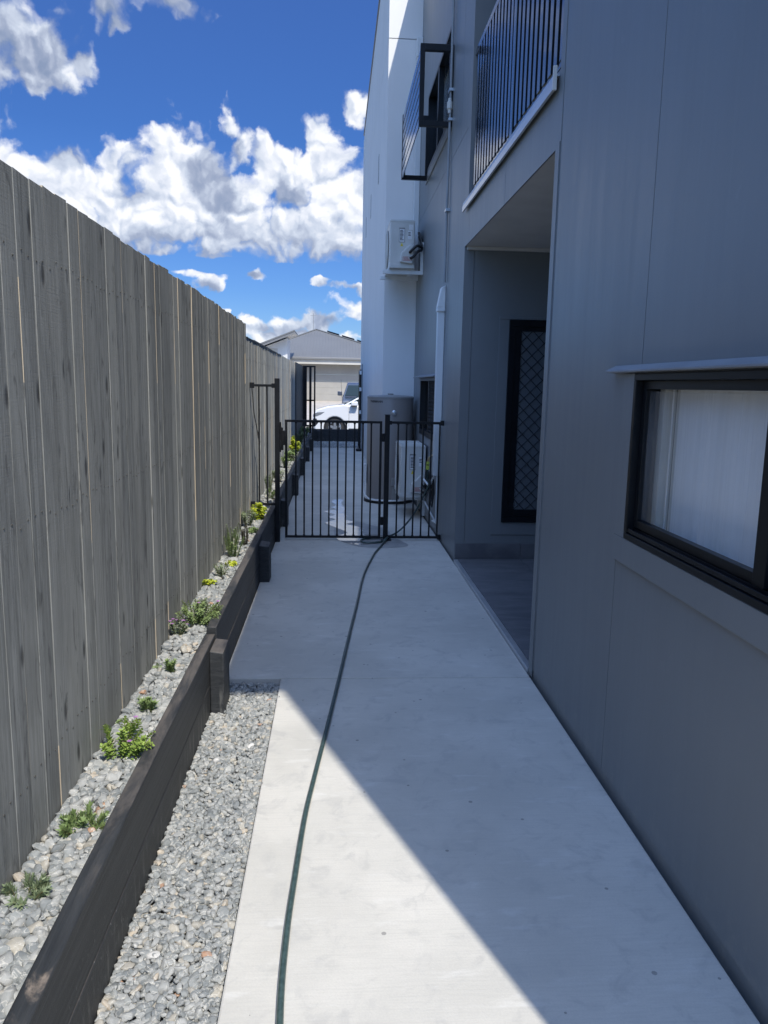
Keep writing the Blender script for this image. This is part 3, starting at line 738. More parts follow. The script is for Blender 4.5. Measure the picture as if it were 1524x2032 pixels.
slot = MB(); slot.box(-.004, .001, -.09, .09, -.0, .44)
s0 = None
for yy, zz in ((13.1, 4.82), (15.85, 4.85), (13.0, 1.78), (18.2, 4.9)):
    sl = MB(); sl.box(XS - .006, XS - .0005, yy - .09, yy + .09, zz, zz + .42)
    sl.build('weephole_cover', M['conduit'] if yy != 13.0 else M['white_render'], wb)
b = MB(); b.box(XS - .012, XS - .0005, 20.3, 20.36, 1.3, 7.6); b.build('edge_flashing', M['pvc'], wb)

# ------------------------------------------------------------------ pipes, trunking, tap
pp = thing('electrical_conduit', 'thin grey vertical conduit clipped to the grey wall above the pale trunking', 'pipe', (1.09, 8.05, 2.6))
b = MB(); b.tube([(1.098, 8.02, 2.64), (1.098, 7.99, 4.25)], .0125, 12); b.tube([(1.098, 7.99, 4.36), (1.098, 7.96, 7.2)], .0125, 12); b.build('pipe', M['conduit'], pp, smooth=True)
b = MB(); b.lathe((1.092, 7.99, 4.235), 0, [(.018, 0), (.018, .03), (.028, .04), (.028, .10), (.018, .11), (.018, .135)], 16); b.build('joint_fitting', M['ac_white'], pp, smooth=True)
for zz in (3.32, 4.16, 4.43):
    b = MB(); b.box(1.083, 1.119, 7.955, 7.97, zz, zz + .025); b.box(1.083, 1.119, 8.03, 8.045, zz, zz + .025); b.box(1.080, 1.084, 7.955, 8.045, zz, zz + .025)
    b.build('clip', M['chrome'], pp, bevel=.001)
tr = thing('pipe_trunking', 'pale plastic trunking running down the grey wall behind the gate panel', 'trunking', (1.08, 8.1, .65))
b = MB(); b.box(1.045, 1.119, 8.075, 8.155, .66, 2.42); b.build('duct', M['pvc'], tr, bevel=.006)
b = MB(); b.hexa([(1.038, 8.055, 2.40), (1.1195, 8.055, 2.40), (1.1195, 8.175, 2.40), (1.038, 8.175, 2.40), (1.075, 8.055, 2.60), (1.1195, 8.055, 2.62), (1.1195, 8.175, 2.62), (1.075, 8.175, 2.60)])
b.box(1.038, 1.1195, 8.055, 8.175, 2.36, 2.40); b.build('end_cap', M['pvc'], tr, bevel=.006)
b = MB(); b.tube([(1.095, 8.1, .66), (1.095, 8.1, .15), (1.095, 8.4, .12)], .011, 10); b.tube([(1.075, 8.14, .66), (1.05, 8.3, .55), (1.06, 8.6, .5), (1.07, 9.1, .5)], .013, 10)
b.tube([(1.10, 8.12, .14), (1.10, 9.3, .22)], .010, 10); b.build('drain_pipe', M['pvc'], tr, smooth=True)
tp = thing('garden_tap', 'brass garden tap on the grey wall with a lime hose connector', 'tap', (1.08, 8.16, .85))
b = MB(); b.tube([(1.119, 8.16, .87), (1.04, 8.16, .87), (1.01, 8.16, .85), (1.0, 8.16, .80)], [.013, .013, .012, .011], 12); b.tube([(1.055, 8.16, .86), (1.055, 8.16, .925)], .009, 10)
b.lathe((1.116, 8.16, .87), 0, [(.03, -.004), (.03, .0025)], 20, axis='X'); b.build('body', M['brass'], tp, smooth=True)
b = MB(); b.tube([(1.02, 8.16, .925), (1.09, 8.16, .925)], .006, 8); b.tube([(1.055, 8.125, .925), (1.055, 8.195, .925)], .006, 8); b.lathe((1.055, 8.16, .92), 0, [(.012, 0), (.006, .03), (.003, .05)], 10); b.build('handle', M['brass'], tp, smooth=True)
b = MB(); b.tube([(1.0, 8.16, .805), (.998, 8.16, .775)], .017, 12); b.tube([(.998, 8.16, .765), (.996, 8.16, .72)], .018, 12); b.build('connector', M['lime'], tp, smooth=True)
b = MB(); b.tube([(.998, 8.16, .776), (.998, 8.16, .764)], .014, 12); b.build('collar', M['rubber'], tp, smooth=True)

# hose
def spline(pts, n=8):
    P = [Vector(p) for p in pts]; P = [P[0]*2 - P[1]] + P + [P[-1]*2 - P[-2]]; o = []
    for i in range(1, len(P) - 2):
        for k in range(n):
            t = k / n; p0, p1, p2, p3 = P[i-1:i+3]
            o.append(.5 * ((2*p1) + (-p0 + p2)*t + (2*p0 - 5*p1 + 4*p2 - p3)*t*t + (-p0 + 3*p1 - 3*p2 + p3)*t**3))
    o.append(P[-2]); return o
hp = [(.996,8.16,.73),(1.0,8.17,.62),(1.02,8.2,.56),(.99,8.2,.48),(.91,8.2,.31),(.80,8.16,.15),(.68,8.10,.045),(.56,8.0,.014),(.46,7.96,.013),(.36,7.93,.013),(.285,7.83,.013),(.30,7.71,.013),
      (.40,7.69,.013),(.50,7.76,.015),(.555,7.86,.035),(.545,7.80,.036),(.50,7.66,.013),(.44,7.40,.012),(.383,7.149,.012),(.258,6.358,.012),(.172,5.447,.012),(.105,4.756,.012),(.033,3.987,.012),(-.022,3.423,.012),(-.070,2.95,.012),(-.098,2.652,.012),(-.117,2.295,.012),(-.128,2.017,.012),(-.125,1.709,.012),(-.09,1.2,.012),(-.02,.5,.012)]
b = MB(); b.tube(spline(hp, 7), .0098, 14)
tag(b.build('garden_hose', M['hose'], smooth='full'), 'long green garden hose snaking from the tap along the concrete path', 'hose')

cl = thing('cable_bundle', 'dark looped cables hanging beside the trunking behind the gate panel', 'cable', (1.06, 8.5, .5))
for q in range(4):
    y_ = 8.25 + q*.05; zt = .70 - q*.03; rq = .085 + .018*q
    pts = [(1.085 - .02*math.sin(a*.5), y_ + rq*math.sin(a)*.9, zt - .16 - rq*1.25*math.cos(a)) for a in np.linspace(0, 2*math.pi, 15)]
    b = MB(); b.tube(pts, .0075, 7); b.build('cable_loop', M['rubber'], cl, smooth=True)
b = MB(); b.tube(spline([(1.075, 8.27, .50), (1.04, 8.45, .44), (1.03, 8.8, .43), (1.06, 9.19, .44)], 7), .010, 8); b.build('cable', M['rubber'], cl, smooth=True)
# ------------------------------------------------------------------ air conditioners
def sticker_block(b_, x0, x1, y, z0, z1, lines=6, seed=1):
    rr = random.Random(seed); h = (z1 - z0) / (lines * 2 + 1)
    for k in range(lines):
        zz = z1 - h * (2*k + 2); xx = x0 + (x1-x0)*.1; xe = x0 + (x1-x0) * rr.uniform(.6, .92)
        b_.box(xx, xe, y - .0006, y, zz, zz + h)
def ac_unit(name, label, x0, y0, z0, W=.30, Lg=.80, H=.60, up=False):
    t = thing(name, label, 'air conditioner', (x0 + W/2, y0 + Lg/2, z0), 'outdoor air conditioner units')
    b = MB(); b.box(x0, x0 + W, y0, y0 + Lg, z0 + .02, z0 + H); b.build('casing', M['ac_white'], t, bevel=.014, seg=3, smooth=True)
    b = MB(); b.box(x0 - .004, x0 + W + .004, y0 - .004, y0 + Lg + .004, z0, z0 + .05); b.build('base_pan', M['ac_white'], t, bevel=.005)
    b = MB()   # top lid with three recessed bays
    b.box(x0 - .002, x0 + W + .002, y0 - .002, y0 + Lg + .002, z0 + H - .012, z0 + H + .004)
    for k in range(4):
        yy = y0 + .01 + k * (Lg - .04) / 3; b.box(x0 + .01, x0 + W - .01, yy, yy + .02, z0 + H + .004, z0 + H + .018)
    b.box(x0 + .01, x0 + .025, y0 + .03, y0 + Lg - .03, z0 + H + .004, z0 + H + .016); b.box(x0 + W - .025, x0 + W - .01, y0 + .03, y0 + Lg - .03, z0 + H + .004, z0 + H + .016)
    b.build('lid', M['ac_white'], t, bevel=.003)
    b = MB()   # fan grille on the path side
    cy, cz = y0 + Lg*.56, z0 + H*.5
    for r in np.linspace(.04, .24, 9):
        pts = [(x0 - .012, cy + r*math.cos(a), cz + r*math.sin(a)) for a in np.linspace(0, 2*math.pi, 33)]; b.tube(pts, .0022, 5, cap=False)
    for a in np.linspace(0, math.pi, 7)[:-1]:
        b.tube([(x0 - .013, cy - .25*math.cos(a), cz - .25*math.sin(a)), (x0 - .013, cy + .25*math.cos(a), cz + .25*math.sin(a))], .0024, 5)
    for k in range(16): b.box(x0 - .006, x0 + .0, y0 + .018, y0 + .055, z0 + .08 + k*.031, z0 + .094 + k*.031)
    b.build('fan_guard', M['ac_white'], t)
    b = MB(); b.lathe((x0 - .003, cy, cz), 0, [(.245, 0), (.245, .002)], 40, axis='X'); b.build('fan_opening', M['ac_dark'], t)
    # service end facing the camera
    ye = y0 - .0
    b = MB(); b.prism([(x0 + W*.40, z0 + .07), (x0 + W*.92, z0 + .05), (x0 + W*.96, z0 + .12), (x0 + W*.96, z0 + .27), (x0 + W*.86, z0 + .30), (x0 + W*.44, z0 + .18)], ye - .045, ye - .001, 'Y'); b.build('valve_cover', M['ac_white'], t, bevel=.012, seg=3, smooth=True)
    b = MB(); b.box(x0 + W*.36, x0 + W*.60, ye - .004, ye + .002, z0 + H*.55, z0 + H*.86); b.build('handle_recess', M['heater_cap'], t, bevel=.003)
    b = MB(); b.box(x0 + W*.38, x0 + W*.58, ye - .0056, ye - .0042, z0 + H*.56, z0 + H*.83); st = b.build('label', M['sticker'], t)
    b = MB(); b.box(x0 + W*.72, x0 + W*.88, ye - .002, ye - .0005, z0 + H*.62, z0 + H*.80); st2 = b.build('label', M['sticker'], t)
    if up: each('label', [(x0 + W*.76, x0 + W*.93, ye - .002, ye - .0005, z0 + H*.82, z0 + H*.93)], M['sticker'], t)
    b = MB(); sticker_block(b, x0 + W*.38, x0 + W*.58, ye - .0058, z0 + H*.58, z0 + H*.82, 8, 3); b.build('print', M['ink'], st)
    b = MB(); sticker_block(b, x0 + W*.72, x0 + W*.88, ye - .0022, z0 + H*.68, z0 + H*.78, 3, 4)
    b.build('print', M['ink'], st2)
    b = MB(); b.prism([(x0 + W*.42, z0 + H*.47), (x0 + W*.54, z0 + H*.47), (x0 + W*.48, z0 + H*.54)], ye - .004, ye - .0005, 'Y'); b.build('warning_mark', M['yellow'], t)
    b = MB(); 
    xa, xb, za, zb, yy = x0 + W*.52, x0 + W*.88, z0 + .085, z0 + .135, ye - .0465
    for q in ((xa, xb, za, za+.004), (xa, xb, zb-.004, zb), (xa, xa+.004, za, zb), (xb-.004, xb, za, zb)): b.box(q[0], q[1], yy, yy + .0014, q[2], q[3])
    for k in range(3): b.box(xa + .012, xb - .02 - .012*k, yy, yy + .0014, za + .010 + k*.012, za + .015 + k*.012)
    b.build('red_print', M['red'], t)
    return t
a1 = ac_unit('ac_outdoor_unit', 'cream outdoor air conditioner on low wall brackets behind the black gate panel', .795, 9.2, .26, .305, .80, .62)
for yy in (9.32, 9.86):
    b = MB(); b.box(.80, 1.119, yy, yy + .04, .215, .258); b.box(1.085, 1.119, yy, yy + .04, .02, .215)
    b.build('bracket', M['pvc'], a1, bevel=.002)
a2 = ac_unit('ac_outdoor_unit', 'cream outdoor air conditioner on a high bracket beside the white building', .68, 10.18, 3.085, .315, .78, .575, True)
for yy in (10.24, 10.82):
    b = MB(); b.box(.60, 1.119, yy, yy + .045, 3.02, 3.065); b.box(1.08, 1.119, yy, yy + .045, 3.065, 3.42)
    b.build('bracket', M['pvc'], a2, bevel=.002)
each('rail', [(.66, .70, 10.24, 10.86, 3.066, 3.084), (.96, 1.0, 10.24, 10.86, 3.066, 3.084)], M['pvc'], a2, .002)
b = MB(); b.tube(spline([(.93, 10.13, 3.27), (.96, 10.09, 3.30), (1.02, 10.10, 3.35), (1.08, 10.2, 3.36), (1.09, 10.3, 3.45), (1.09, 10.6, 3.6)], 6), .017, 8)
b.tube(spline([(.94, 10.13, 3.20), (.98, 10.09, 3.22), (1.03, 10.10, 3.28), (1.09, 10.2, 3.32), (1.095, 10.32, 3.42), (1.095, 10.6, 3.55)], 6), .017, 8)
b.build('insulated_pipe', M['rubber'], a2, smooth=True)
b = MB(); b.tube(spline([(1.05, 9.17, .40), (1.09, 9.1, .42), (1.10, 9.0, .5), (1.10, 8.8, .62)], 6), .016, 8); b.tube(spline([(1.06, 9.17, .33), (1.10, 9.08, .35), (1.105, 8.9, .5)], 6), .016, 8)
b.build('insulated_pipe', M['rubber'], a1, smooth=True)
t2 = thing('pipe_trunking', 'pale vertical trunking above the high air conditioner', 'trunking', (1.09, 10.98, 3.7))
b = MB(); b.box(1.045, 1.119, 10.93, 11.01, 3.42, 5.9); b.build('duct', M['pvc'], t2, bevel=.006)
b = MB(); b.box(1.035, 1.1195, 10.915, 11.025, 5.88, 6.12); b.build('end_cap', M['pvc'], t2, bevel=.01)

# ------------------------------------------------------------------ hot water heater
hx, hy = .765, 10.70
ht = thing('hot_water_heater', 'tall beige cylindrical hot water heater against the white building', 'water heater', (hx, hy, 0))
b = MB(); b.lathe((hx, hy, 0), 0, [(.318, .06), (.318, 1.44), (.312, 1.452), (.30, 1.458)], 64); b.build('tank', M['heater'], ht, smooth=True)
b = MB(); b.lathe((hx, hy, 0), 0, [(.35, .0), (.35, .035), (.34, .04)], 48); b.build('base_tray', M['rubber'], ht, smooth=True)
b = MB(); b.lathe((hx, hy, 0), 0, [(.336, .04), (.336, .058)], 48); b.build('base_ring', M['pvc'], ht, smooth=True)
b = MB(); b.lathe((hx, hy, 0), 0, [(.3215, 1.425), (.3215, 1.447), (.30, 1.462), (.05, 1.475)], 64); b.lathe((hx, hy, 0), 0, [(.04, 1.475), (.04, 1.492)], 16); b.build('lid', M['heater_cap'], ht, smooth=True)
b = MB(); b.lathe((hx + .03, hy - .33, 1.24), 0, [(.034, .02), (.034, .0), (.024, -.004), (.02, -.016), (.012, -.018)], 20, axis='Y'); b.build('relief_valve', M['chrome'], ht, smooth=True)
b = MB(); b.tube(spline([(hx - .34, hy - .05, .42), (hx - .36, hy - .08, .25), (hx - .345, hy - .12, .12), (hx - .28, hy - .26, .06), (hx - .1, hy - .36, .05), (hx + .12, hy - .37, .055), (hx + .2, hy - .34, .06)], 8), .012, 8); b.box(hx - .365, hx - .32, hy - .09, hy - .02, .26, .52)
b.build('overflow_pipe', M['pvc'], ht, smooth=True)
b = MB(); b.box(hx + .02, hx + .10, hy - .36, hy - .30, .06, .24); b.box(hx + .01, hx + .09, hy - .34, hy - .30, .25, .36); b.build('valve_box', M['heater_cap'], ht, bevel=.005)
fc = bpy.data.curves.new('brand_text', 'FONT'); fc.body = 'THERMANN'; fc.size = .040; fc.extrude = .0004; fc.offset = .0012
fo_ = bpy.data.objects.new('brand_text', fc); col.objects.link(fo_); bpy.context.view_layer.update()
tm = bpy.data.meshes.new_from_object(fo_.evaluated_get(bpy.context.evaluated_depsgraph_get())); bpy.data.objects.remove(fo_)
r = .3192
for v in tm.vertices:
    a = R_(270 - 62) + v.co.x / r
    rr_ = r + v.co.z
    v.co = Vector((hx + rr_*math.cos(a), hy + rr_*math.sin(a), 1.372 + v.co.y))
tm.materials.clear(); tm.materials.append(M['ink'])
to = bpy.data.objects.new('lettering', tm); col.objects.link(to); to.parent = ht; to.matrix_parent_inverse = Matrix.Translation(-world_loc(ht))

# ------------------------------------------------------------------ gates
def bar(mb, x, y, z0, z1, r=.008): mb.box(x - r, x + r, y - r, y + r, z0, z1)
GY = 7.9
gt = thing('side_gate', 'black tubular steel side gate closed across the concrete path', 'gate', (0, GY, 0))
b = MB(); b.box(-.505, .485, GY - .0125, GY + .0125, 1.215, 1.24); b.box(-.505, .485, GY - .0125, GY + .0125, .02, .045)
b.box(-.505, -.480, GY - .0125, GY + .0125, .045, 1.215); b.box(.460, .485, GY - .0125, GY + .0125, .045, 1.215); b.build('frame', M['black'], gt, bevel=.002)
first = None
for k in range(10):
    x = -.480 + (k + 1) * (.94 / 11)
    if first is None:
        mb = MB(); bar(mb, 0, GY, .045, 1.215); mb.lathe((0, GY, 0), 0, [(.012, .045), (.012, .055)], 10); mb.lathe((0, GY, 0), 0, [(.012, 1.205), (.012, 1.215)], 10)
        first = mb.build('bar', M['black'], gt); o = first
    else: o = first.copy(); col.objects.link(o); o.parent = gt; o.matrix_parent_inverse = first.matrix_parent_inverse.copy()
    o.location = (x, 0, 0)
b = MB(); b.box(-.545, -.506, GY - .022, GY + .022, .98, 1.13); b.tube([(-.53, GY - .01, .93), (-.535, GY - .01, 1.16)], .012, 10); b.build('latch', M['black'], gt, bevel=.003)
for zz in (1.03, .16):
    b = MB(); b.box(.486, .512, GY - .018, GY + .018, zz, zz + .085); b.build('hinge', M['black'], gt, bevel=.003)
gp = thing('fence_panel', 'short black tubular panel fixed between the gate post and grey wall', 'panel', (.82, GY, 0))
b = MB(); b.box(.513, .563, GY - .025, GY + .025, .0, 1.30); b.build('post', M['black'], gp, bevel=.003)
b = MB(); b.box(.508, .568, GY - .03, GY + .03, 1.3005, 1.308); b.build('post_cap', M['black'], gp, bevel=.003)
each('rail', [(.564, 1.112, GY - .0125, GY + .0125, 1.215, 1.24), (.564, 1.112, GY - .0125, GY + .0125, .02, .045)], M['black'], gp, .002)
for zz in (1.205, .01):
    each('bracket', [(1.085, 1.1195, GY - .022, GY + .022, zz, zz + .05), (.5635, .585, GY - .018, GY + .018, zz, zz + .04)], M['black'], gp, .003)
first2 = None
for k in range(6):
    x = .565 + (k + 1) * .086
    o = first.copy(); col.objects.link(o); o.parent = gp; o.matrix_parent_inverse = Matrix.Translation(-world_loc(gp)); o.location = (x, 0, 0)
b = MB(); b.box(.49, .60, GY - .06, GY + .06, .001, .012); b.build('base_plate', M['black'], gp, bevel=.003)
sp = thing('fence_panel', 'tall black gate post with a narrow two bar panel reaching the timber fence', 'panel', (-.6, 7.85, 0))
b = MB(); b.box(-.598, -.550, 7.76, 7.81, -.0, 1.65); b.build('post', M['black'], sp, bevel=.003)
each('rail', [(-.842, -.599, 7.775, 7.80, 1.565, 1.59), (-.842, -.599, 7.775, 7.80, .375, .40)], M['black'], sp, .002)
for x in (-.755, -.675):
    b = MB(); bar(b, x, 7.7875, .40, 1.565); b.build('bar', M['black'], sp)
each('bracket', [(-.8425, -.80, 7.765, 7.81, 1.55, 1.605), (-.8425, -.80, 7.765, 7.81, .36, .415), (-.63, -.5985, 7.768, 7.808, 1.555, 1.60)], M['black'], sp, .002)
b = MB(); b.tube(spline([(-.82, 7.77, 1.55), (-.80, 7.765, 1.3), (-.765, 7.765, 1.1), (-.755, 7.765, .95), (-.75, 7.765, .5)], 6), .0055, 6); b.build('cable', M['rubber'], sp, smooth=True)
b = MB(); b.tube([(-.547, 7.785, 1.22), (-.540, 7.785, 1.12), (-.540, 7.785, .98), (-.547, 7.785, .92)], .012, 8); b.box(-.5495, -.535, 7.77, 7.80, .97, 1.03); b.build('strike', M['black'], sp, bevel=.002)

# far gate
fp = thing('fence_panel', 'far narrow black panel standing out from the charcoal fence end', 'panel', (-.65, 20, 0))
b = MB(); b.box(-.82, -.50, 19.97, 20.02, 2.02, 2.06); b.box(-.82, -.50, 19.97, 20.02, 1.17, 1.205); b.box(-.82, -.50, 19.97, 20.02, .52, .56)
b.box(-.54, -.50, 19.97, 20.02, .56, 2.02); b.box(-.66, -.60, 19.97, 20.02, .0, 2.02)
b.build('frame', M['black'], fp)
b = MB(); b.box(-.82, -.72, 19.98, 20.0, .56, 2.02); b.build('infill', M['black'], fp)
fg = thing('open_gate', 'far black gate leaf standing open against the white building corner', 'gate', (.64, 20, 0))
b = MB(); b.box(.60, .635, 18.95, 19.0, .03, 1.97); b.box(.60, .635, 19.9, 19.95, .03, 1.97); b.box(.60, .635, 19.0, 19.9, 1.93, 1.97); b.box(.60, .635, 19.0, 19.9, .03, .07); b.build('frame', M['black'], fg)
for k in range(8):
    b = MB(); b.box(.61, .626, 19.0 + .1*(k+1), 19.016 + .1*(k+1), .07, 1.93); b.build('bar', M['black'], fg)
b = MB(); b.box(.636, .665, 18.97, 19.03, .2, 2.1); b.build('post', M['conduit'], fg)
for zz in (.9, 1.45, 1.85):
    b = MB(); b.box(.59, .64, 18.93, 18.98, zz, zz + .09); b.build('hinge', M['pvc'], fg, bevel=.006)
b = MB(); b.box(.52, .66, 18.75, 19.0, .0, .06); b.build('black_lump', M['black'], fg, bevel=.02)  # small unidentified black lump on the ground by the gate

# ------------------------------------------------------------------ timber fence
XF = -.845
def paling_fence(name, label, y0, y1, ztop, zbot, mats, pitch=.1035, seed=3, xo=0.0):
    rr = random.Random(seed)
    t = thing(name, label, 'fence', (XF - .03, (y0+y1)/2, zbot))
    mb = MB(); y = y0; nseg = 7; boards = []
    while y < y1 - .02:
        wd = pitch * rr.uniform(.9, 1.08); ye = min(y + wd, y1)
        x = XF - rr.uniform(0, .006) + xo; th = .016
        zt = ztop + rr.uniform(-.007, .007); c = rr.random()
        g0 = rr.uniform(.0002, .0016) if rr.random() < .78 else rr.uniform(.0018, .0036)
        g1 = rr.uniform(.0002, .0016) if rr.random() < .80 else rr.uniform(.0018, .0036)
        bow = rr.uniform(-.0016, .0016)
        tilt = rr.uniform(-.003, .003)
        raw0 = rr.randint(0, nseg); rawn = rr.choice([-1, 0, 0, 1, 2, 4])
        zs_ = [zbot + (zt - zbot) * k / nseg for k in range(nseg + 1)]
        prev = None
        for k, z in enumerate(zs_):
            s = k / nseg; gg = g0 * (1-s) + g1 * s + bow * math.sin(s*math.pi)
            ya = y + max(.0001, gg); yb_ = ye - .0002
            xa = x + tilt * (s - .5) * .6; xb = x - tilt * .4
            dz = (rr.uniform(-.004, .004) if k == nseg else 0)
            ring = [(xa - th, ya, z), (xa, ya, z), (xb + .0, yb_, z + dz), (xb - th, yb_, z + dz)]
            if prev:
                bse = len(mb.v); mb.v += prev + ring
                raw = (raw0 <= k <= raw0 + rawn)
                for q, mi in (((0,1,5,4), 1 if raw else 0), ((1,2,6,5), 0), ((2,3,7,6), 0), ((3,0,4,7), 2)):
                    mb.f.append(tuple(bse + i for i in q)); mb.mi.append(mi); mb.c.append(c)
                if k == nseg: mb.f.append((bse+4, bse+5, bse+6, bse+7)); mb.mi.append(0); mb.c.append(c)
            prev = ring
        boards.append((y, ye, x)); y = ye
    for (ya, yb2, xx) in boards:
        for zz in (zbot + .285, (zbot+ztop)/2 + .035, ztop - .215):
            for q in (.28, .72):
                yn = ya + (yb2 - ya)*q + rr.uniform(-.006, .006); zn = zz + rr.uniform(-.014, .014)
                mb.lathe((xx - .001, yn, zn), 0, [(.0034, 0), (.0034, .0022), (.002, .003)], 7, mi=3, axis='X')
    pn = mb.build('paling_panel', list(mats) + [M['nail']], t, attr=True)
    b = MB()
    for zz in (zbot + .25, (zbot+ztop)/2, ztop - .25): b.box(XF - .065, XF - .028, y0, y1, zz, zz + .07)
    b.build('rail', M['pine'], t)
    yy = y0 + .8
    while yy < y1:
        b = MB(); b.box(XF - .14, XF - .067, yy, yy + .09, -.4, ztop - .06); b.build('post', M['pine'], t); yy += 2.4
    b = MB(); b.box(XF - .027, XF - .0235, y0, y1, zbot, ztop - .02); b.build('backing_board', M['soil'], t)
    return t
paling_fence('timber_fence', 'tall grey painted timber paling fence along the left side of the path', -1.6, 7.51, 2.148, .20, [M['fence'], M['pine'], M['pine']])
fe2 = paling_fence('timber_fence', 'lower weathered paling fence continuing beyond the black gate', 7.515, 16.65, 2.035, .20, [M['fence2'], M['pine'], M['pine']], .1, 9)
rr = random.Random(2); b = MB(); yy = 7.54
while yy < 12.0:
    ln = rr.uniform(.25, .7); b.box(XF - .03, XF + .004, yy, yy + ln, 2.012 + rr.uniform(0, .012), 2.032 + rr.uniform(0, .012)); yy += ln + rr.uniform(0, .1)
b.build('capping', M['dark_fence'], fe2)
t = thing('panel_fence', 'dark charcoal panel fence at the far end of the path', 'fence', (XF, 18.8, .2))
b = MB(); yy = 16.67
while yy < 20.9: b.box(XF - .03, XF + .02, yy, yy + .14, .15, 2.05); yy += .146
b.build('panel', M['dark_fence'], t)

# ------------------------------------------------------------------ retaining wall of sleepers
XI, XO = -.660, -.607
rw = thing('retaining_wall', 'low black stained timber sleeper retaining wall between planted bed and path', 'retaining wall', (-.6, 9, -.1))
def sleeper(y0, y1, z0, z1, x0=XI, x1=XO):
    mb = MB(); n = max(2, int((y1-y0)/.3)); rs = random.Random(int(y0*100 + z0*10))
    for k in range(n):
        pass
    ysx = np.linspace(y0, y1, n + 1); vs = []; fs = []
    for k, y in enumerate(ysx):
        dx = rs.uniform(-.0015, .0015); dz = rs.uniform(-.0012, .0012)
        vs += [(x0+dx, y, z0), (x1+dx, y, z0), (x1+dx, y, z1+dz), (x0+dx, y, z1+dz)]
    for k in range(n):
        a = k*4
        for i in range(4): fs.append((a+i, a+(i+1)%4, a+4+(i+1)%4, a+4+i))
    fs += [(3,2,1,0), tuple(n*4+i for i in range(4))]
    mb._add(vs, fs); return mb.build('sleeper', M['sleeper'], rw, bevel=.005, smooth=True)
sleeper(-1.6, 3.862, .1185, .318); sleeper(-1.6, 3.862, -.12, .1155)
ends = [3.868, 6.34, 8.82, 11.3, 13.8, 16.3, 18.8, 21.9]
for i in range(len(ends) - 1):
    sleeper(ends[i] + .003, ends[i+1] - .003, .150, .352, XI + .006, XO + .006); sleeper(ends[i] + .003, ends[i+1] - .003, -.12, .146, XI + .006, XO + .006)
for i, yy in enumerate(ends[:-1]):
    b = MB(); x1 = -.536 if i == 0 else -.522
    h = .290 if i == 0 else .300
    b.hexa([(XO + .001, yy - .205, -.12), (x1, yy - .205, -.12), (x1, yy - .008, -.12), (XO + .001, yy - .008, -.12), (XO + .001, yy - .205, h + .004), (x1, yy - .205, h - .006), (x1, yy - .008, h - .002), (XO + .001, yy - .008, h + .006)])
    b.build('post', M['sleeper'], rw, bevel=.006, smooth=True)
t = thing('sleeper_edging', 'black timber sleeper edging across the far end of the gravel', 'edging', (0, 22, 0))
b = MB(); b.box(-1.1, 1.4, 22.0, 22.06, .0, .345); b.build('sleeper', M['sleeper'], t, bevel=.006)
each('post', [(-.50, -.40, 21.93, 21.999, -.1, .30), (.75, .85, 21.93, 21.999, -.1, .30)], M['sleeper'], t, .006)

# ------------------------------------------------------------------ stones
def ico():
    bm = bmesh.new(); bmesh.ops.create_icosphere(bm, subdivisions=2, radius=1.0)
    v = np.array([x.co[:] for x in bm.verts]); f = np.array([[q.index for q in p.verts] for p in bm.faces]); bm.free(); return v, f
IV, IFc = ico()
nr = np.random.default_rng(5)
variants = []
for k in range(14):
    v = IV.copy()
    # cut with random planes -> chunky, slightly rounded pebbles
    for j in range(11):
        nrm = nr.normal(size=3); nrm /= np.linalg.norm(nrm); dd = nr.uniform(.50, .82)
        pr = v @ nrm; ov = np.clip(pr - dd, 0, None); v -= np.outer(ov * .97, nrm)
    for j in range(3):
        fq = nr.normal(size=3) * 2.2; v *= (1 + .05*np.sin(v @ fq + nr.uniform(0, 6)))[:, None]
    variants.append(v)
def stones(name, items, label=None, cat=None):
    """items: array (x,y,z,size)"""
    nv, nf = len(IV), len(IFc); N = len(items)
    V = np.empty((N*nv, 3)); Fq = np.empty((N*nf, 3), dtype=np.int64); T = np.empty(N*nf)
    for i, (x, y, z, s) in enumerate(items):
        v = variants[nr.integers(len(variants))] * (np.array([nr.uniform(.95, 1.35), nr.uniform(.75, 1.05), nr.uniform(.48, .8)]) * s)
        a = nr.uniform(0, 6.283); tx, ty = nr.normal(0, .35, 2)
        q = (Matrix.Rotation(a, 3, 'Z') @ Matrix.Rotation(tx, 3, 'X') @ Matrix.Rotation(ty, 3, 'Y'))
        v = v @ np.array(q).T + (x, y, z)
        V[i*nv:(i+1)*nv] = v; Fq[i*nf:(i+1)*nf] = IFc + i*nv; T[i*nf:(i+1)*nf] = nr.uniform(0, .9995) if nr.random() > .0015 else 1.0
    me = bpy.data.meshes.new(name); me.vertices.add(len(V)); me.vertices.foreach_set('co', V.ravel())
    me.loops.add(len(Fq)*3); me.loops.foreach_set('vertex_index', Fq.ravel())
    me.polygons.add(len(Fq)); me.polygons.foreach_set('loop_start', np.arange(0, len(Fq)*3, 3)); me.polygons.foreach_set('loop_total', np.full(len(Fq), 3))
    me.update(); me.validate()
    me.polygons.foreach_set('use_smooth', np.ones(len(Fq), bool))
    me.set_sharp_from_angle(angle=R_(48))
    a_ = me.attributes.new('tint', 'FLOAT', 'FACE'); a_.data.foreach_set('value', T)
    me.materials.append(M['stone'])
    o = bpy.data.objects.new(name, me); col.objects.link(o); return tag(o, label, cat, kind='stuff')
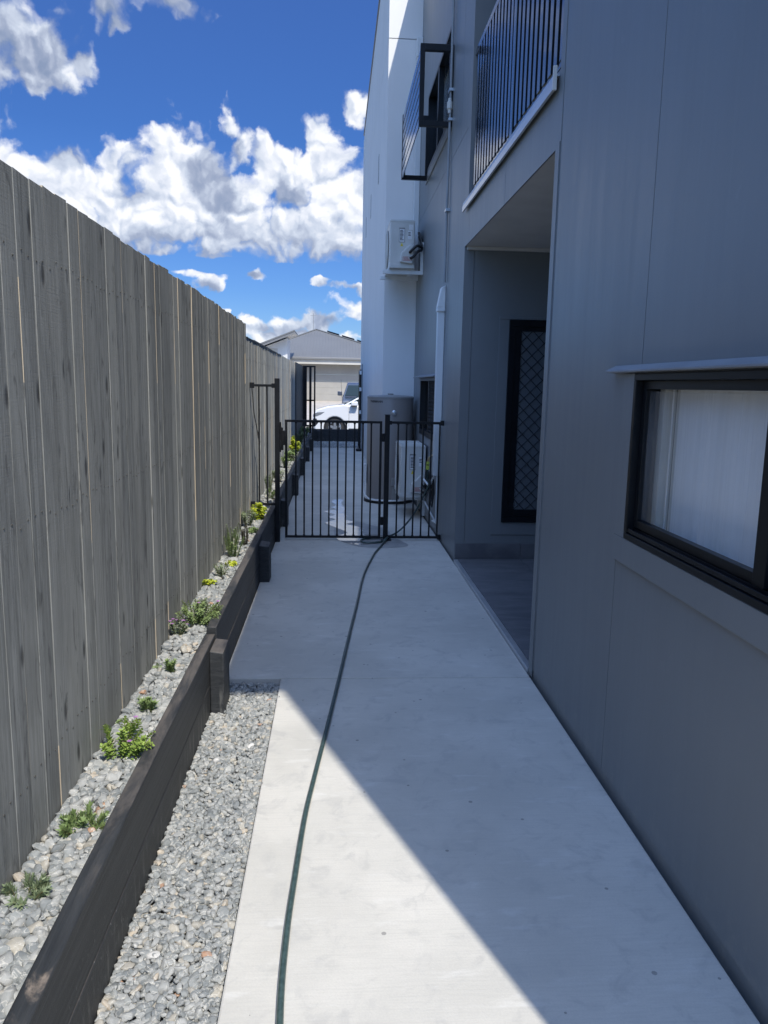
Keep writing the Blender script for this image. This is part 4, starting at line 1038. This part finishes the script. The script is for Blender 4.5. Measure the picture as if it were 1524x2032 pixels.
def scatter(x0, x1, y0, y1, step, z, size, jz=.28, layers=3):
    out_ = []
    for L_ in range(layers):
        yy = y0
        while yy < y1:
            xx = x0
            while xx < x1 + step*.3:
                s = size * nr.uniform(.62, 1.25)
                if nr.random() < .035: s *= 1.35
                px = np.clip(xx + nr.uniform(-.5, .5)*step, x0 + s*.6, x1 - s*.6); py = yy + nr.uniform(-.5, .5)*step
                out_.append((px, py, z - (layers - 1 - L_) * size * .45 + nr.uniform(-.3, .3)*size*jz, s)); xx += step
            yy += step*.92
    return out_
items = scatter(-.604, -.290, 1.0, 4.045, .0225, -.031, .0163)
for q in range(5):
    items.append((-.283 + abs(nr.normal(0, .055)), nr.uniform(1.2, 3.95), .006, nr.uniform(.002, .006)))
items2 = scatter(-.842, -.664, .9, 3.7, .030, .278, .0215) + scatter(-.842, -.657, 3.7, 7.8, .033, .292, .0235)
items2 += scatter(-.842, -.657, 7.8, 19.8, .05, .300, .032, layers=1)
GS = 1
stones('gravel_strip', items, 'small grey river gravel filling the strip beside the path', 'gravel')
stones('planting_bed_pebbles', items2, 'grey river pebbles covering the raised bed along the fence', 'pebbles')
items3 = scatter(-.6, .95, 19.8, 21.95, .05, -.01, .03, layers=1)
stones('far_gravel', items3, 'grey gravel beyond the far end of the path', 'gravel')
b = MB(); b.box(XF, XI - .001, -1.5, 3.86, -.098, .256); b.box(XF, XI + .004, 3.861, 21.8, -.098, .262); struct(b.build('bed_soil', M['soil']))

# ------------------------------------------------------------------ plants
def leaf(mb, p, d, up, ln, wd, c, bend=.25):
    d = d.normalized(); s = d.cross(up)
    if s.length < 1e-3: s = d.cross(Vector((1, 0, 0)))
    s.normalize(); nrm = s.cross(d).normalized()
    a = p; m1 = p + d*ln*.38 + nrm*ln*bend*.12; m2 = p + d*ln*.72 - nrm*ln*bend*.02; e = p + d*ln - nrm*ln*bend*.35
    w1, w2 = s*wd*.5, s*wd*.36
    f = nrm*wd*.16
    vs = [a, m1 - w1 + f, m1, m1 + w1 + f, m2 - w2 + f*.6, m2, m2 + w2 + f*.6, e]
    mb._add(vs, [(0,2,1), (0,3,2), (1,2,5,4), (2,3,6,5), (4,5,7), (5,6,7)], 0, c)
def plant(name, label, kind, x, y, z, h, spread, nst, seed, m, lean=(0, 0), flowers=0, ll=.02, lw=.006, dens_=None, group='small plants in the pebble bed', cat='plant'):
    rr = random.Random(seed); t = thing(name, label, cat, (x, y, z), group)
    lf = MB(); st = MB(); fl = MB(); base = Vector((x, y, z)); tips = []
    for i in range(nst):
        az_ = rr.uniform(0, 6.283); r = spread * math.sqrt(rr.random())
        hh = h * rr.uniform(.6, 1.0) * (1 - .35*(r/max(spread, 1e-4)) if kind != 'rosette' else 1)
        foot = base + Vector((math.cos(az_)*r*.3, math.sin(az_)*r*.3, -.01))
        tip = base + Vector((math.cos(az_)*r + lean[0]*rr.uniform(.3, 1), math.sin(az_)*r + lean[1]*rr.uniform(.3, 1), hh))
        tip.x = max(tip.x, XF + .012)
        mid = (foot + tip)/2 + Vector((0, 0, hh*.15)) if kind != 'tall' else (foot+tip)/2 + Vector((rr.uniform(-.01, .01), rr.uniform(-.01, .01), 0))
        sp_ = spline([foot, mid, tip], 6); st.tube(sp_, [.0018]*len(sp_), 5); tips.append(tip)
        L_ = sum((sp_[k+1]-sp_[k]).length for k in range(len(sp_)-1))
        nl = int(L_ / (ll * (dens_ or .35))) + 3
        for k in range(nl):
            s = (k + .5)/nl
            if s < .12 and kind != 'round': continue
            q = s*(len(sp_)-1); i0 = min(int(q), len(sp_)-2); p = sp_[i0].lerp(sp_[i0+1], q - i0); tg = (sp_[i0+1]-sp_[i0]).normalized()
            npair = {'rosette': 4, 'leafy': 2, 'round': 2, 'tall': 4}[kind]
            a0 = k*1.9 + rr.random()
            u = tg.orthogonal().normalized(); v = tg.cross(u)
            for j in range(npair):
                aa = a0 + j*2*math.pi/npair
                outd = (u*math.cos(aa) + v*math.sin(aa))
                fw = {'rosette': .55 + .9*s, 'leafy': .5, 'round': .3, 'tall': 1.0}[kind]
                dvec = outd + tg*fw + Vector((0, 0, .1))
                l_ = ll * rr.uniform(.7, 1.2) * (1.0 if s < .85 else .7)
                leaf(lf, p, dvec, tg if abs(dvec.normalized().dot(tg)) < .95 else Vector((0, 0, 1)), l_, lw*rr.uniform(.8, 1.15), min(1, max(0, rr.gauss(.45 + .3*s, .2))))
    ob = lf.build('foliage', M[m], t, attr=True)
    st.build('stem', M['stem'], t)
    if flowers:
        for k in range(flowers):
            p = rr.choice(tips) + Vector((rr.uniform(-.012, .012), rr.uniform(-.012, .012), rr.uniform(0, .01)))
            for j in range(6):
                aa = j*math.pi/3; leaf(fl, p, Vector((math.cos(aa), math.sin(aa), .35)), Vector((0, 0, 1)), .011, .008, rr.random())
        fl.build('flower', M['petal'], t, attr=True)
    return t
plant('seedling', 'grey green tufted plant nearest the camera in the pebble bed', 'rosette', -0.791, 1.848, 0.260, .055, .062, 13, 1, 'leaf_grey', ll=.027, lw=.0062, dens_=.30)
plant('seedling', 'green tufted plant second nearest the camera beside the sleeper', 'rosette', -0.743, 2.166, 0.260, .055, .075, 17, 2, 'leaf_green', ll=.027, lw=.0065, dens_=.30)
plant('seedling', 'bright green bushy plant with arching branches overhanging the sleeper', 'leafy', -0.749, 2.623, 0.265, .15, .125, 17, 3, 'leaf_bright', lean=(.035, .05), flowers=2, ll=.022, lw=.011, dens_=.34)
plant('seedling', 'small upright green tuft just behind the bright arching bush', 'rosette', -0.749, 3.005, 0.265, .075, .045, 9, 4, 'leaf_green', ll=.026, lw=.006, dens_=.4)
plant('seedling', 'tiny green sprout against the fence foot near the small upright tuft', 'leafy', -0.823, 2.889, 0.265, .035, .02, 6, 5, 'leaf_green', ll=.018, lw=.006)
plant('seedling', 'small green tuft in the middle of the near bed before the timber post', 'rosette', -0.749, 3.420, 0.265, .085, .035, 8, 6, 'leaf_green', ll=.026, lw=.006, dens_=.4)
plant('seedling', 'tiny pale green sprout left of the middle tuft', 'leafy', -0.812, 3.483, 0.265, .035, .03, 6, 16, 'leaf_green', ll=.018, lw=.006)
plant('seedling', 'large spreading green plant with purple flowers behind the timber post', 'leafy', -0.743, 4.099, 0.295, .17, .135, 44, 7, 'leaf_green', lean=(.03, 0), flowers=3, ll=.022, lw=.007, dens_=.38)
plant('seedling', 'dark leaved purple flowering plant leaning on the fence', 'leafy', -0.802, 3.908, 0.295, .115, .06, 12, 17, 'leaf_grey', lean=(-.02, 0), flowers=9, ll=.019, lw=.008, dens_=.45)
plant('seedling', 'yellow lime leaved plant low against the fence past the flowering bush', 'round', -0.812, 4.906, 0.295, .055, .06, 11, 8, 'leaf_lime', ll=.024, lw=.018, dens_=.6)
plant('seedling', 'loose pale green plant beside the low yellow one', 'leafy', -0.765, 5.161, 0.295, .12, .075, 13, 9, 'leaf_grey', ll=.026, lw=.006, dens_=.4)
plant('seedling', 'low yellow green plant near the sleeper in partial shade', 'round', -0.733, 5.469, 0.295, .04, .06, 9, 18, 'leaf_lime', ll=.022, lw=.017, dens_=.6)
plant('seedling', 'tall slender upright green plant against the fence before the gate', 'tall', -0.791, 5.968, 0.295, .33, .075, 9, 10, 'leaf_grey', ll=.020, lw=.005, dens_=.42)
plant('seedling', 'dark brownish upright plant beside the tall slender green one', 'tall', -0.717, 6.181, 0.295, .24, .06, 9, 11, 'leaf_dark', ll=.022, lw=.006, dens_=.45)
plant('seedling', 'broad leaved lime plant directly in front of the tall gate post', 'round', -0.722, 7.381, 0.310, .17, .095, 15, 12, 'leaf_lime', ll=.04, lw=.03, dens_=.5)
plant('seedling', 'low green plant between the dark plant and the broad lime one', 'round', -0.701, 6.691, 0.305, .06, .06, 9, 19, 'leaf_green', ll=.03, lw=.022, dens_=.6)
plant('seedling', 'tall slender green plant just past the tall gate post', 'tall', -0.765, 9.133, 0.310, .34, .08, 11, 13, 'leaf_grey', ll=.024, lw=.006, dens_=.45)
plant('seedling', 'low leafy green plant behind the tall gate post', 'leafy', -0.722, 8.655, 0.310, .14, .08, 12, 14, 'leaf_green', ll=.03, lw=.01, dens_=.4)
plant('seedling', 'bushy green plant seen through the gate bars midway along the bed', 'leafy', -0.743, 11.894, 0.310, .30, .11, 18, 15, 'leaf_green', ll=.034, lw=.012, dens_=.4)
plant('seedling', 'sunlit lime plant seen through the gate near the dark fence', 'round', -0.743, 14.231, 0.310, .38, .13, 20, 20, 'leaf_lime', ll=.05, lw=.04, dens_=.5)
plant('seedling', 'farthest green plant in front of the charcoal panel fence', 'leafy', -0.722, 18.691, 0.310, .42, .14, 20, 21, 'leaf_green', ll=.05, lw=.018, dens_=.4)

plant('seedling', 'second tall slender plant crowding the first just before the gate', 'tall', -0.754, 5.735, 0.290, .24, .08, 10, 31, 'leaf_green', ll=.024, lw=.006, dens_=.4)
plant('seedling', 'loose grey green plant filling the bed beside the broad lime one', 'leafy', -0.786, 7.009, 0.300, .20, .09, 14, 32, 'leaf_grey', ll=.03, lw=.010, dens_=.4)
plant('seedling', 'leafy green plant seen between the first bars beyond the gate', 'leafy', -0.743, 10.195, 0.300, .24, .10, 16, 33, 'leaf_grey', ll=.034, lw=.012, dens_=.4)
plant('seedling', 'rounded green shrub seen through the gate past the leafy ones', 'round', -0.743, 13.063, 0.300, .26, .11, 16, 34, 'leaf_green', ll=.045, lw=.032, dens_=.5)
plant('seedling', 'dark green shrub at the start of the charcoal panel fence', 'leafy', -0.733, 16.567, 0.300, .40, .13, 20, 35, 'leaf_grey', ll=.05, lw=.018, dens_=.4)
# ------------------------------------------------------------------ cars
def wheel(t, x, y, z, r=.34, axis='Y', side=-1):
    o = MB(); w_ = .22
    prof = [(r*.68, -w_/2), (r*.93, -w_/2), (r, -w_*.36), (r, w_*.36), (r*.93, w_/2), (r*.68, w_/2)]
    o.lathe((x, y, z), 0, prof, 32, axis=axis); tw = o.build('wheel', M['tyre'], t, smooth=True)
    o = MB(); f0 = side*(w_/2 + .002)
    dk_ = MB(); dk_.lathe((x, y, z), 0, [(r*.67, f0 - side*.003), (r*.67, f0)], 32, axis=axis); dk_.build('dark_gap_disc', M['car_black'], tw)  # black disc set behind the spokes so the gaps between them look shaded
    rp_ = [((x + r*.64*math.cos(a), y + f0 + side*.005, z + r*.64*math.sin(a)) if axis == 'Y' else (x + f0 + side*.005, y + r*.64*math.cos(a), z + r*.64*math.sin(a))) for a in np.linspace(0, 2*math.pi, 33)]
    o.tube(rp_, r*.045, 6, cap=False)
    for k in range(5):
        a = k*2*math.pi/5 + .3
        ca, sa = math.cos(a), math.sin(a); hw = r*.12
        pts = []
        for rad, wv in ((r*.08, hw*1.3), (r*.63, hw*.8)):
            for s_ in (-1, 1): pts.append((ca*rad - sa*wv*s_, sa*rad + ca*wv*s_))
        quad = [pts[0], pts[1], pts[3], pts[2]]
        if axis == 'Y': P = [(x + q[0], y + f0 + side*.004, z + q[1]) for q in quad]; Q = [(x + q[0], y + f0 + side*.014, z + q[1]) for q in quad]
        else: P = [(x + f0 + side*.004, y + q[0], z + q[1]) for q in quad]; Q = [(x + f0 + side*.014, y + q[0], z + q[1]) for q in quad]
        o.hexa(P + Q)
    o.lathe((x, y, z), 0, [(r*.15, f0), (r*.15, f0 + side*.018)], 16, axis=axis)
    o.build('rim', M['alloy'], tw)
    return tw
GZ = -.28
suv = thing('parked_car', 'white parked car side on across the street facing left', 'car', (1.5, 28.9, GZ))
cx0 = -.80; y0c, y1c = 28.0, 29.82
def arch(cx_, r, z, a0=0, a1=180, n=12): return [(cx_ + r*math.cos(R_(a)), z + r*math.sin(R_(a))) for a in np.linspace(a0, a1, n)]
fw, rw_ = cx0 + .80, cx0 + 3.48
zb = GZ + .22
low = [(cx0 + .10, zb)] + list(reversed(arch(fw, .385, GZ + .345, -18, 198))) + list(reversed(arch(rw_, .385, GZ + .345, -18, 198))) + [(cx0 + 4.35, zb + .02), (cx0 + 4.44, GZ + .55), (cx0 + 4.40, GZ + .95), (cx0 + 4.30, GZ + 1.06),
     (cx0 + 1.45, GZ + 1.13), (cx0 + 1.12, GZ + 1.17), (cx0 + .55, GZ + 1.10), (cx0 + .15, GZ + .98), (cx0 + .02, GZ + .80), (cx0, GZ + .45)]
b = MB(); b.prism(low, y0c, y1c, 'Y'); body = b.build('body', M['car_white'], suv, bevel=.05, seg=4, smooth=True)
cab = [(cx0 + 1.10, GZ + 1.14), (cx0 + 1.95, GZ + 1.60), (cx0 + 2.3, GZ + 1.665), (cx0 + 3.5, GZ + 1.66), (cx0 + 4.1, GZ + 1.52), (cx0 + 4.32, GZ + 1.06), (cx0 + 2.5, GZ + 1.0)]
b = MB(); n = len(cab)
vs = []
for yy, tb in ((y0c, 1), (y1c, -1)):
    for (x, z) in cab: vs.append((x, yy + tb * (.02 + max(0, z - GZ - 1.05)*.38), z))
b._add(vs, [tuple(range(n)), tuple(reversed(range(n, 2*n)))] + [(i, i+n, (i+1) % n + n, (i+1) % n) for i in range(n)])
b.build('cabin', M['car_white'], suv, bevel=.03, seg=3, smooth=True)
def sidewin(poly):
    mb = MB(); vs = []
    for off in (-.006, .004):
        for (x, z) in poly: vs.append((x, y0c + .02 + max(0, z - GZ - 1.05)*.38 + off, z))
    n = len(poly); mb._add(vs, [tuple(range(n)), tuple(reversed(range(n, 2*n)))] + [(i, i+n, (i+1) % n + n, (i+1) % n) for i in range(n)]); return mb
sidewin([(cx0 + 1.26, GZ + 1.185), (cx0 + 1.98, GZ + 1.54), (cx0 + 2.32, GZ + 1.58), (cx0 + 2.42, GZ + 1.18)]).build('window', M['car_glass'], suv)
sidewin([(cx0 + 2.5, GZ + 1.18), (cx0 + 2.42, GZ + 1.585), (cx0 + 3.35, GZ + 1.57), (cx0 + 3.5, GZ + 1.16)]).build('window', M['car_glass'], suv)
sidewin([(cx0 + 3.58, GZ + 1.17), (cx0 + 3.45, GZ + 1.56), (cx0 + 3.85, GZ + 1.49), (cx0 + 4.05, GZ + 1.2)]).build('window', M['car_glass'], suv)
b = MB(); b.hexa([(cx0+1.13, y0c+.14, GZ+1.165), (cx0+1.15, y0c+.14, GZ+1.15), (cx0+1.15, y1c-.14, GZ+1.15), (cx0+1.13, y1c-.14, GZ+1.165), (cx0+1.90, y0c+.27, GZ+1.585), (cx0+1.93, y0c+.27, GZ+1.57), (cx0+1.93, y1c-.27, GZ+1.57), (cx0+1.90, y1c-.27, GZ+1.585)])
b.build('windscreen', M['car_glass'], suv)
for wx in (fw, rw_):
    wheel(suv, wx, y0c + .13, GZ + .335, .335, 'Y', -1); wheel(suv, wx, y1c - .13, GZ + .335, .335, 'Y', 1)
    b = MB(); b.lathe((wx, y0c + .03, GZ + .345), 0, [(.378, .0), (.378, .5)], 28, axis='Y'); b.build('wheel_well', M['car_black'], suv)
    b = MB()
    aa = arch(wx, .40, GZ + .345, -10, 190, 16); ai = arch(wx, .375, GZ + .345, -10, 190, 16)
    b.prism(aa + list(reversed(ai)), y0c - .012, y0c + .02, 'Y'); b.build('arch_trim', M['car_black'], suv)
b = MB(); b.prism([(cx0 + .01, GZ + .80), (cx0 + .16, GZ + .88), (cx0 + .44, GZ + .90), (cx0 + .30, GZ + .80), (cx0 + .15, GZ + .74), (cx0 + .02, GZ + .72)], y0c - .006, y0c + .35, 'Y'); b.build('headlight', M['lamp'], suv, bevel=.006)
b = MB(); b.prism([(cx0 - .012, GZ + .42), (cx0 + .02, GZ + .66), (cx0 + .14, GZ + .66), (cx0 + .20, GZ + .50), (cx0 + .10, GZ + .38)], y0c - .004, y1c + .004, 'Y'); b.build('bumper_grille', M['car_black'], suv)
b = MB(); b.box(cx0 + 1.38, cx0 + 1.62, y0c - .17, y0c - .02, GZ + 1.13, GZ + 1.29); b.box(cx0 + 1.45, cx0 + 1.55, y0c - .03, y0c + .05, GZ + 1.10, GZ + 1.17); b.build('mirror', M['car_white'], suv, bevel=.04, seg=3, smooth=True)
b = MB(); b.box(cx0 + 1.37, cx0 + 1.60, y0c - .175, y0c - .03, GZ + 1.105, GZ + 1.15); b.build('mirror_base', M['car_black'], suv, bevel=.02)
b = MB(); b.box(cx0 + 1.305, cx0 + 1.315, y0c - .003, y0c + .01, GZ + .4, GZ + 1.10); b.box(cx0 + 2.45, cx0 + 2.46, y0c - .003, y0c + .01, GZ + .3, GZ + 1.12); b.box(cx0 + 1.3, cx0 + 3.1, y0c - .006, y0c + .01, GZ + .24, GZ + .32); b.build('door_seam', M['car_black'], suv)
b = MB(); b.box(cx0 + 2.18, cx0 + 2.38, y0c - .02, y0c + .005, GZ + .93, GZ + .96); b.build('door_handle', M['car_white'], suv, bevel=.008)

UZ = -.10
ute = thing('parked_ute', 'dark blue grey utility vehicle parked facing the street before the garage', 'ute', (1.26, 38.5, UZ))
ux = 1.26; uy = 36.0; hw = .93
def xsec(poly, y0_, y1_, shr=0): pass
side_low = [(uy, UZ + .45), (uy - .02, UZ + .85), (uy + .10, UZ + 1.02), (uy + 1.25, UZ + 1.15), (uy + 4.9, UZ + 1.10), (uy + 5.1, UZ + .5), (uy + 4.9, UZ + .38)] + arch(uy + 4.1, .44, UZ + .42, 0, 180, 10) + arch(uy + .95, .44, UZ + .42, 0, 180, 10) + [(uy + .3, UZ + .38)]
b = MB(); b.prism(side_low, ux - hw, ux + hw, 'X'); b.build('body', M['car_dark'], ute, bevel=.06, seg=4, smooth=True)
cabp = [(uy + 1.15, 1.12), (uy + 1.95, 1.73), (uy + 2.4, 1.82), (uy + 3.6, 1.80), (uy + 3.75, 1.1)]
b = MB(); vs = []
for s_ in (-1, 1):
    for (y, z) in cabp: vs.append((ux + s_*(hw - .04 - max(0, z - 1.1)*.34), y, UZ + z))
n = 5; b._add(vs, [tuple(range(n)), tuple(reversed(range(n, 2*n)))] + [(i, i+n, (i+1) % n + n, (i+1) % n) for i in range(n)])
b.build('cabin', M['car_dark'], ute, bevel=.04, seg=3, smooth=True)
b = MB(); q = lambda s_, y, z, o_=0: (ux + s_*(hw - .11 - max(0, z - 1.1)*.34), y + o_, UZ + z)
b.hexa([q(-1, uy+1.19, 1.18), q(1, uy+1.19, 1.18), q(1, uy+1.22, 1.18), q(-1, uy+1.22, 1.18), q(-1, uy+1.84, 1.68), q(1, uy+1.84, 1.68), q(1, uy+1.87, 1.68), q(-1, uy+1.87, 1.68)]); b.build('windscreen', M['car_glass'], ute)
for s_ in (-1, 1):
    b = MB(); x = ux + s_*(hw + .10); b.box(x - .11, x + .11, uy + 1.35, uy + 1.45, UZ + 1.18, UZ + 1.38); b.box(x - s_*.2 - .06, x - s_*.2 + .08, uy + 1.38, uy + 1.43, UZ + 1.16, UZ + 1.22); b.build('mirror', M['car_dark'], ute, bevel=.03, smooth=True)
    b = MB(); x = ux + s_*.70; b.box(x - .2, x + .2, uy - .035, uy + .1, UZ + .76, UZ + .93); b.build('headlight', M['lamp'], ute, bevel=.02)
    for yy in (uy + .95, uy + 4.1): wheel(ute, ux + s_*(hw - .12), yy, UZ + .40, .39, 'X', s_)
b = MB(); b.box(ux - .45, ux + .45, uy - .04, uy + .05, UZ + .62, UZ + .92); b.build('grille', M['car_black'], ute, bevel=.02)
b = MB(); b.tube([(ux - hw - .01, uy + 1.1, UZ + 1.12), (ux - hw - .05, uy + 1.05, UZ + 1.93)], .008, 6); b.build('aerial', M['car_black'], ute)

# ------------------------------------------------------------------ house across the street
hz = .60
hs_ = thing('brick_garage_house', 'single storey house across the street with grey hip roof and double garage', 'house', (0, 52, hz))
GYH = 48.0
b = MB(); b.box(-4.4, -2.9, GYH + .05, GYH + .25, hz - .5, 3.0); b.box(2.4, 5.0, GYH + .05, GYH + .25, hz - .5, 3.0); b.box(-2.9, 2.4, GYH + .05, GYH + .25, 2.62, 3.0)
b.box(-4.4, -4.2, GYH + .25, 60, hz - .5, 3.0); b.box(4.8, 5.0, GYH + .25, 60, hz - .5, 3.0); b.build('wall', M['garage'], hs_)
b = MB()
for k in range(5): b.box(-2.9, 2.4, GYH + .10, GYH + .14, hz + .4*k + .004, hz + .4*(k+1) - .004 if k < 4 else 2.62)
b.build('garage_door', M['garage'], hs_, bevel=.004)
b = MB(); b.box(-4.9, 5.6, GYH - .62, GYH - .58, 2.80, 3.07); b.box(-4.9, 5.6, GYH - .58, GYH + .05, 3.0, 3.03); b.build('fascia', M['cream'], hs_)
b = MB(); b.box(-4.9, 5.6, GYH - .74, GYH - .621, 3.07, 3.20); b.build('gutter', M['gutter'], hs_, bevel=.02)
ze, zr = 3.17, 5.22; ya_ = GYH - .66; yr = 53.4
ax, bx_ = -1.30, -.9
b = MB(); pitchr = .19
def roofz(x, y): return ze + (y - ya_)*(zr - ze)/(yr - ya_)
# front hip face, ribbed strips
xl, xr_ = -5.6, 4.8
x = xl
while x < xr_:
    xm = x + pitchr*.5
    if xm < ax: yt = ya_ + (yr - ya_)*(xm - xl)/(ax - xl)
    else: yt = ya_ + (yr - ya_)*(xr_ - xm)/(xr_ - ax)
    z0, z1 = roofz(0, ya_), roofz(0, yt)
    b.hexa([(x, ya_, z0 - .02), (x + pitchr*.55, ya_, z0 - .02), (x + pitchr*.55, yt, z1 - .02), (x, yt, z1 - .02), (x + .01, ya_, z0 + .012), (x + pitchr*.40, ya_, z0 + .012), (x + pitchr*.40, yt, z1 + .012), (x + .03, yt, z1 + .012)])
    x += pitchr
b._add([(xl, ya_, ze), (xr_, ya_, ze), (ax, yr, zr)], [(0, 1, 2)]); b._add([(xr_, ya_, ze), (xr_, 60, ze), (ax, yr + .5, zr), (ax, yr, zr)], [(0, 1, 2, 3)]); b._add([(xl, ya_, ze), (ax, yr, zr), (ax, yr + .5, zr), (xl, 60, ze)], [(0, 1, 2, 3)])
b.build('roof', M['roof'], hs_)
b = MB(); b.tube([(ax, yr, zr + .03), (xr_, ya_, ze + .03)], .05, 6); b.tube([(ax, yr, zr + .03), (xl, ya_, ze + .03)], .05, 6); b.build('ridge_capping', M['roof'], hs_)
for k in range(3):
    f0, f1 = .12 + k*.16, .25 + k*.16
    p0 = Vector((ax, yr, zr)).lerp(Vector((xr_, ya_, ze)), f0); p1 = Vector((ax, yr, zr)).lerp(Vector((xr_, ya_, ze)), f1)
    b = MB(); o_ = Vector((.15, .9, -.25)); up = Vector((0, 0, .12))
    vsx = [p0 + up, p1 + up, p1 + o_ + up, p0 + o_ + up]; b.hexa([tuple(v) for v in vsx] + [tuple(v + Vector((0, 0, .05))) for v in vsx]); b.build('solar_panel', M['solar'], hs_)
b = MB(); b.tube([(-1.5, yr, 5.1), (-1.5, yr, 6.3)], .015, 6); b.tube([(-1.7, yr, 6.15), (-1.3, yr, 6.15)], .01, 5); b.build('aerial', M['gutter'], hs_)
# neighbouring skillion roofed part in front, left
sk = thing('skillion_house', 'white house with upswept skillion roof at left of the garage house', 'house', (-5, 46, 0))
Y0 = 44.0; s48 = Y0 / 48.0
def H(x, z): return (x * s48, 1.6 + (z - 1.6) * s48)
b = MB(); b.prism([H(-2.95, 0.5), H(-2.95, 4.35), H(-8, 2.4), H(-8, .5)], Y0 + .6, Y0 + 3.2, 'Y'); b.build('wall', M['house_white'], sk)
rp = [H(-8.0, 2.60), H(-2.48, 4.81), H(-2.44, 4.74), H(-8.0, 2.50)]
b = MB(); b.prism(rp, Y0 - .1, Y0 + 3.4, 'Y'); b.build('roof', M['roof'], sk)
b = MB(); b.prism([H(-8, 2.5), H(-2.44, 4.74), H(-2.44, 4.60), H(-8, 2.36)], Y0 - .08, Y0 - .02, 'Y'); b.build('fascia', M['gutter'], sk)
b = MB(); b.prism([H(-8, 2.47), H(-2.46, 4.70), H(-2.46, 4.67), H(-8, 2.44)], Y0 - .02, Y0 + 3.35, 'Y'); b.build('soffit', M['house_white'], sk)
b = MB(); b.box(-4.0, -3.25, Y0 + .585, Y0 + .599, 2.4, 3.55); b.build('cladding_panel', M['cream'], sk)
bpy.context.view_layer.update()
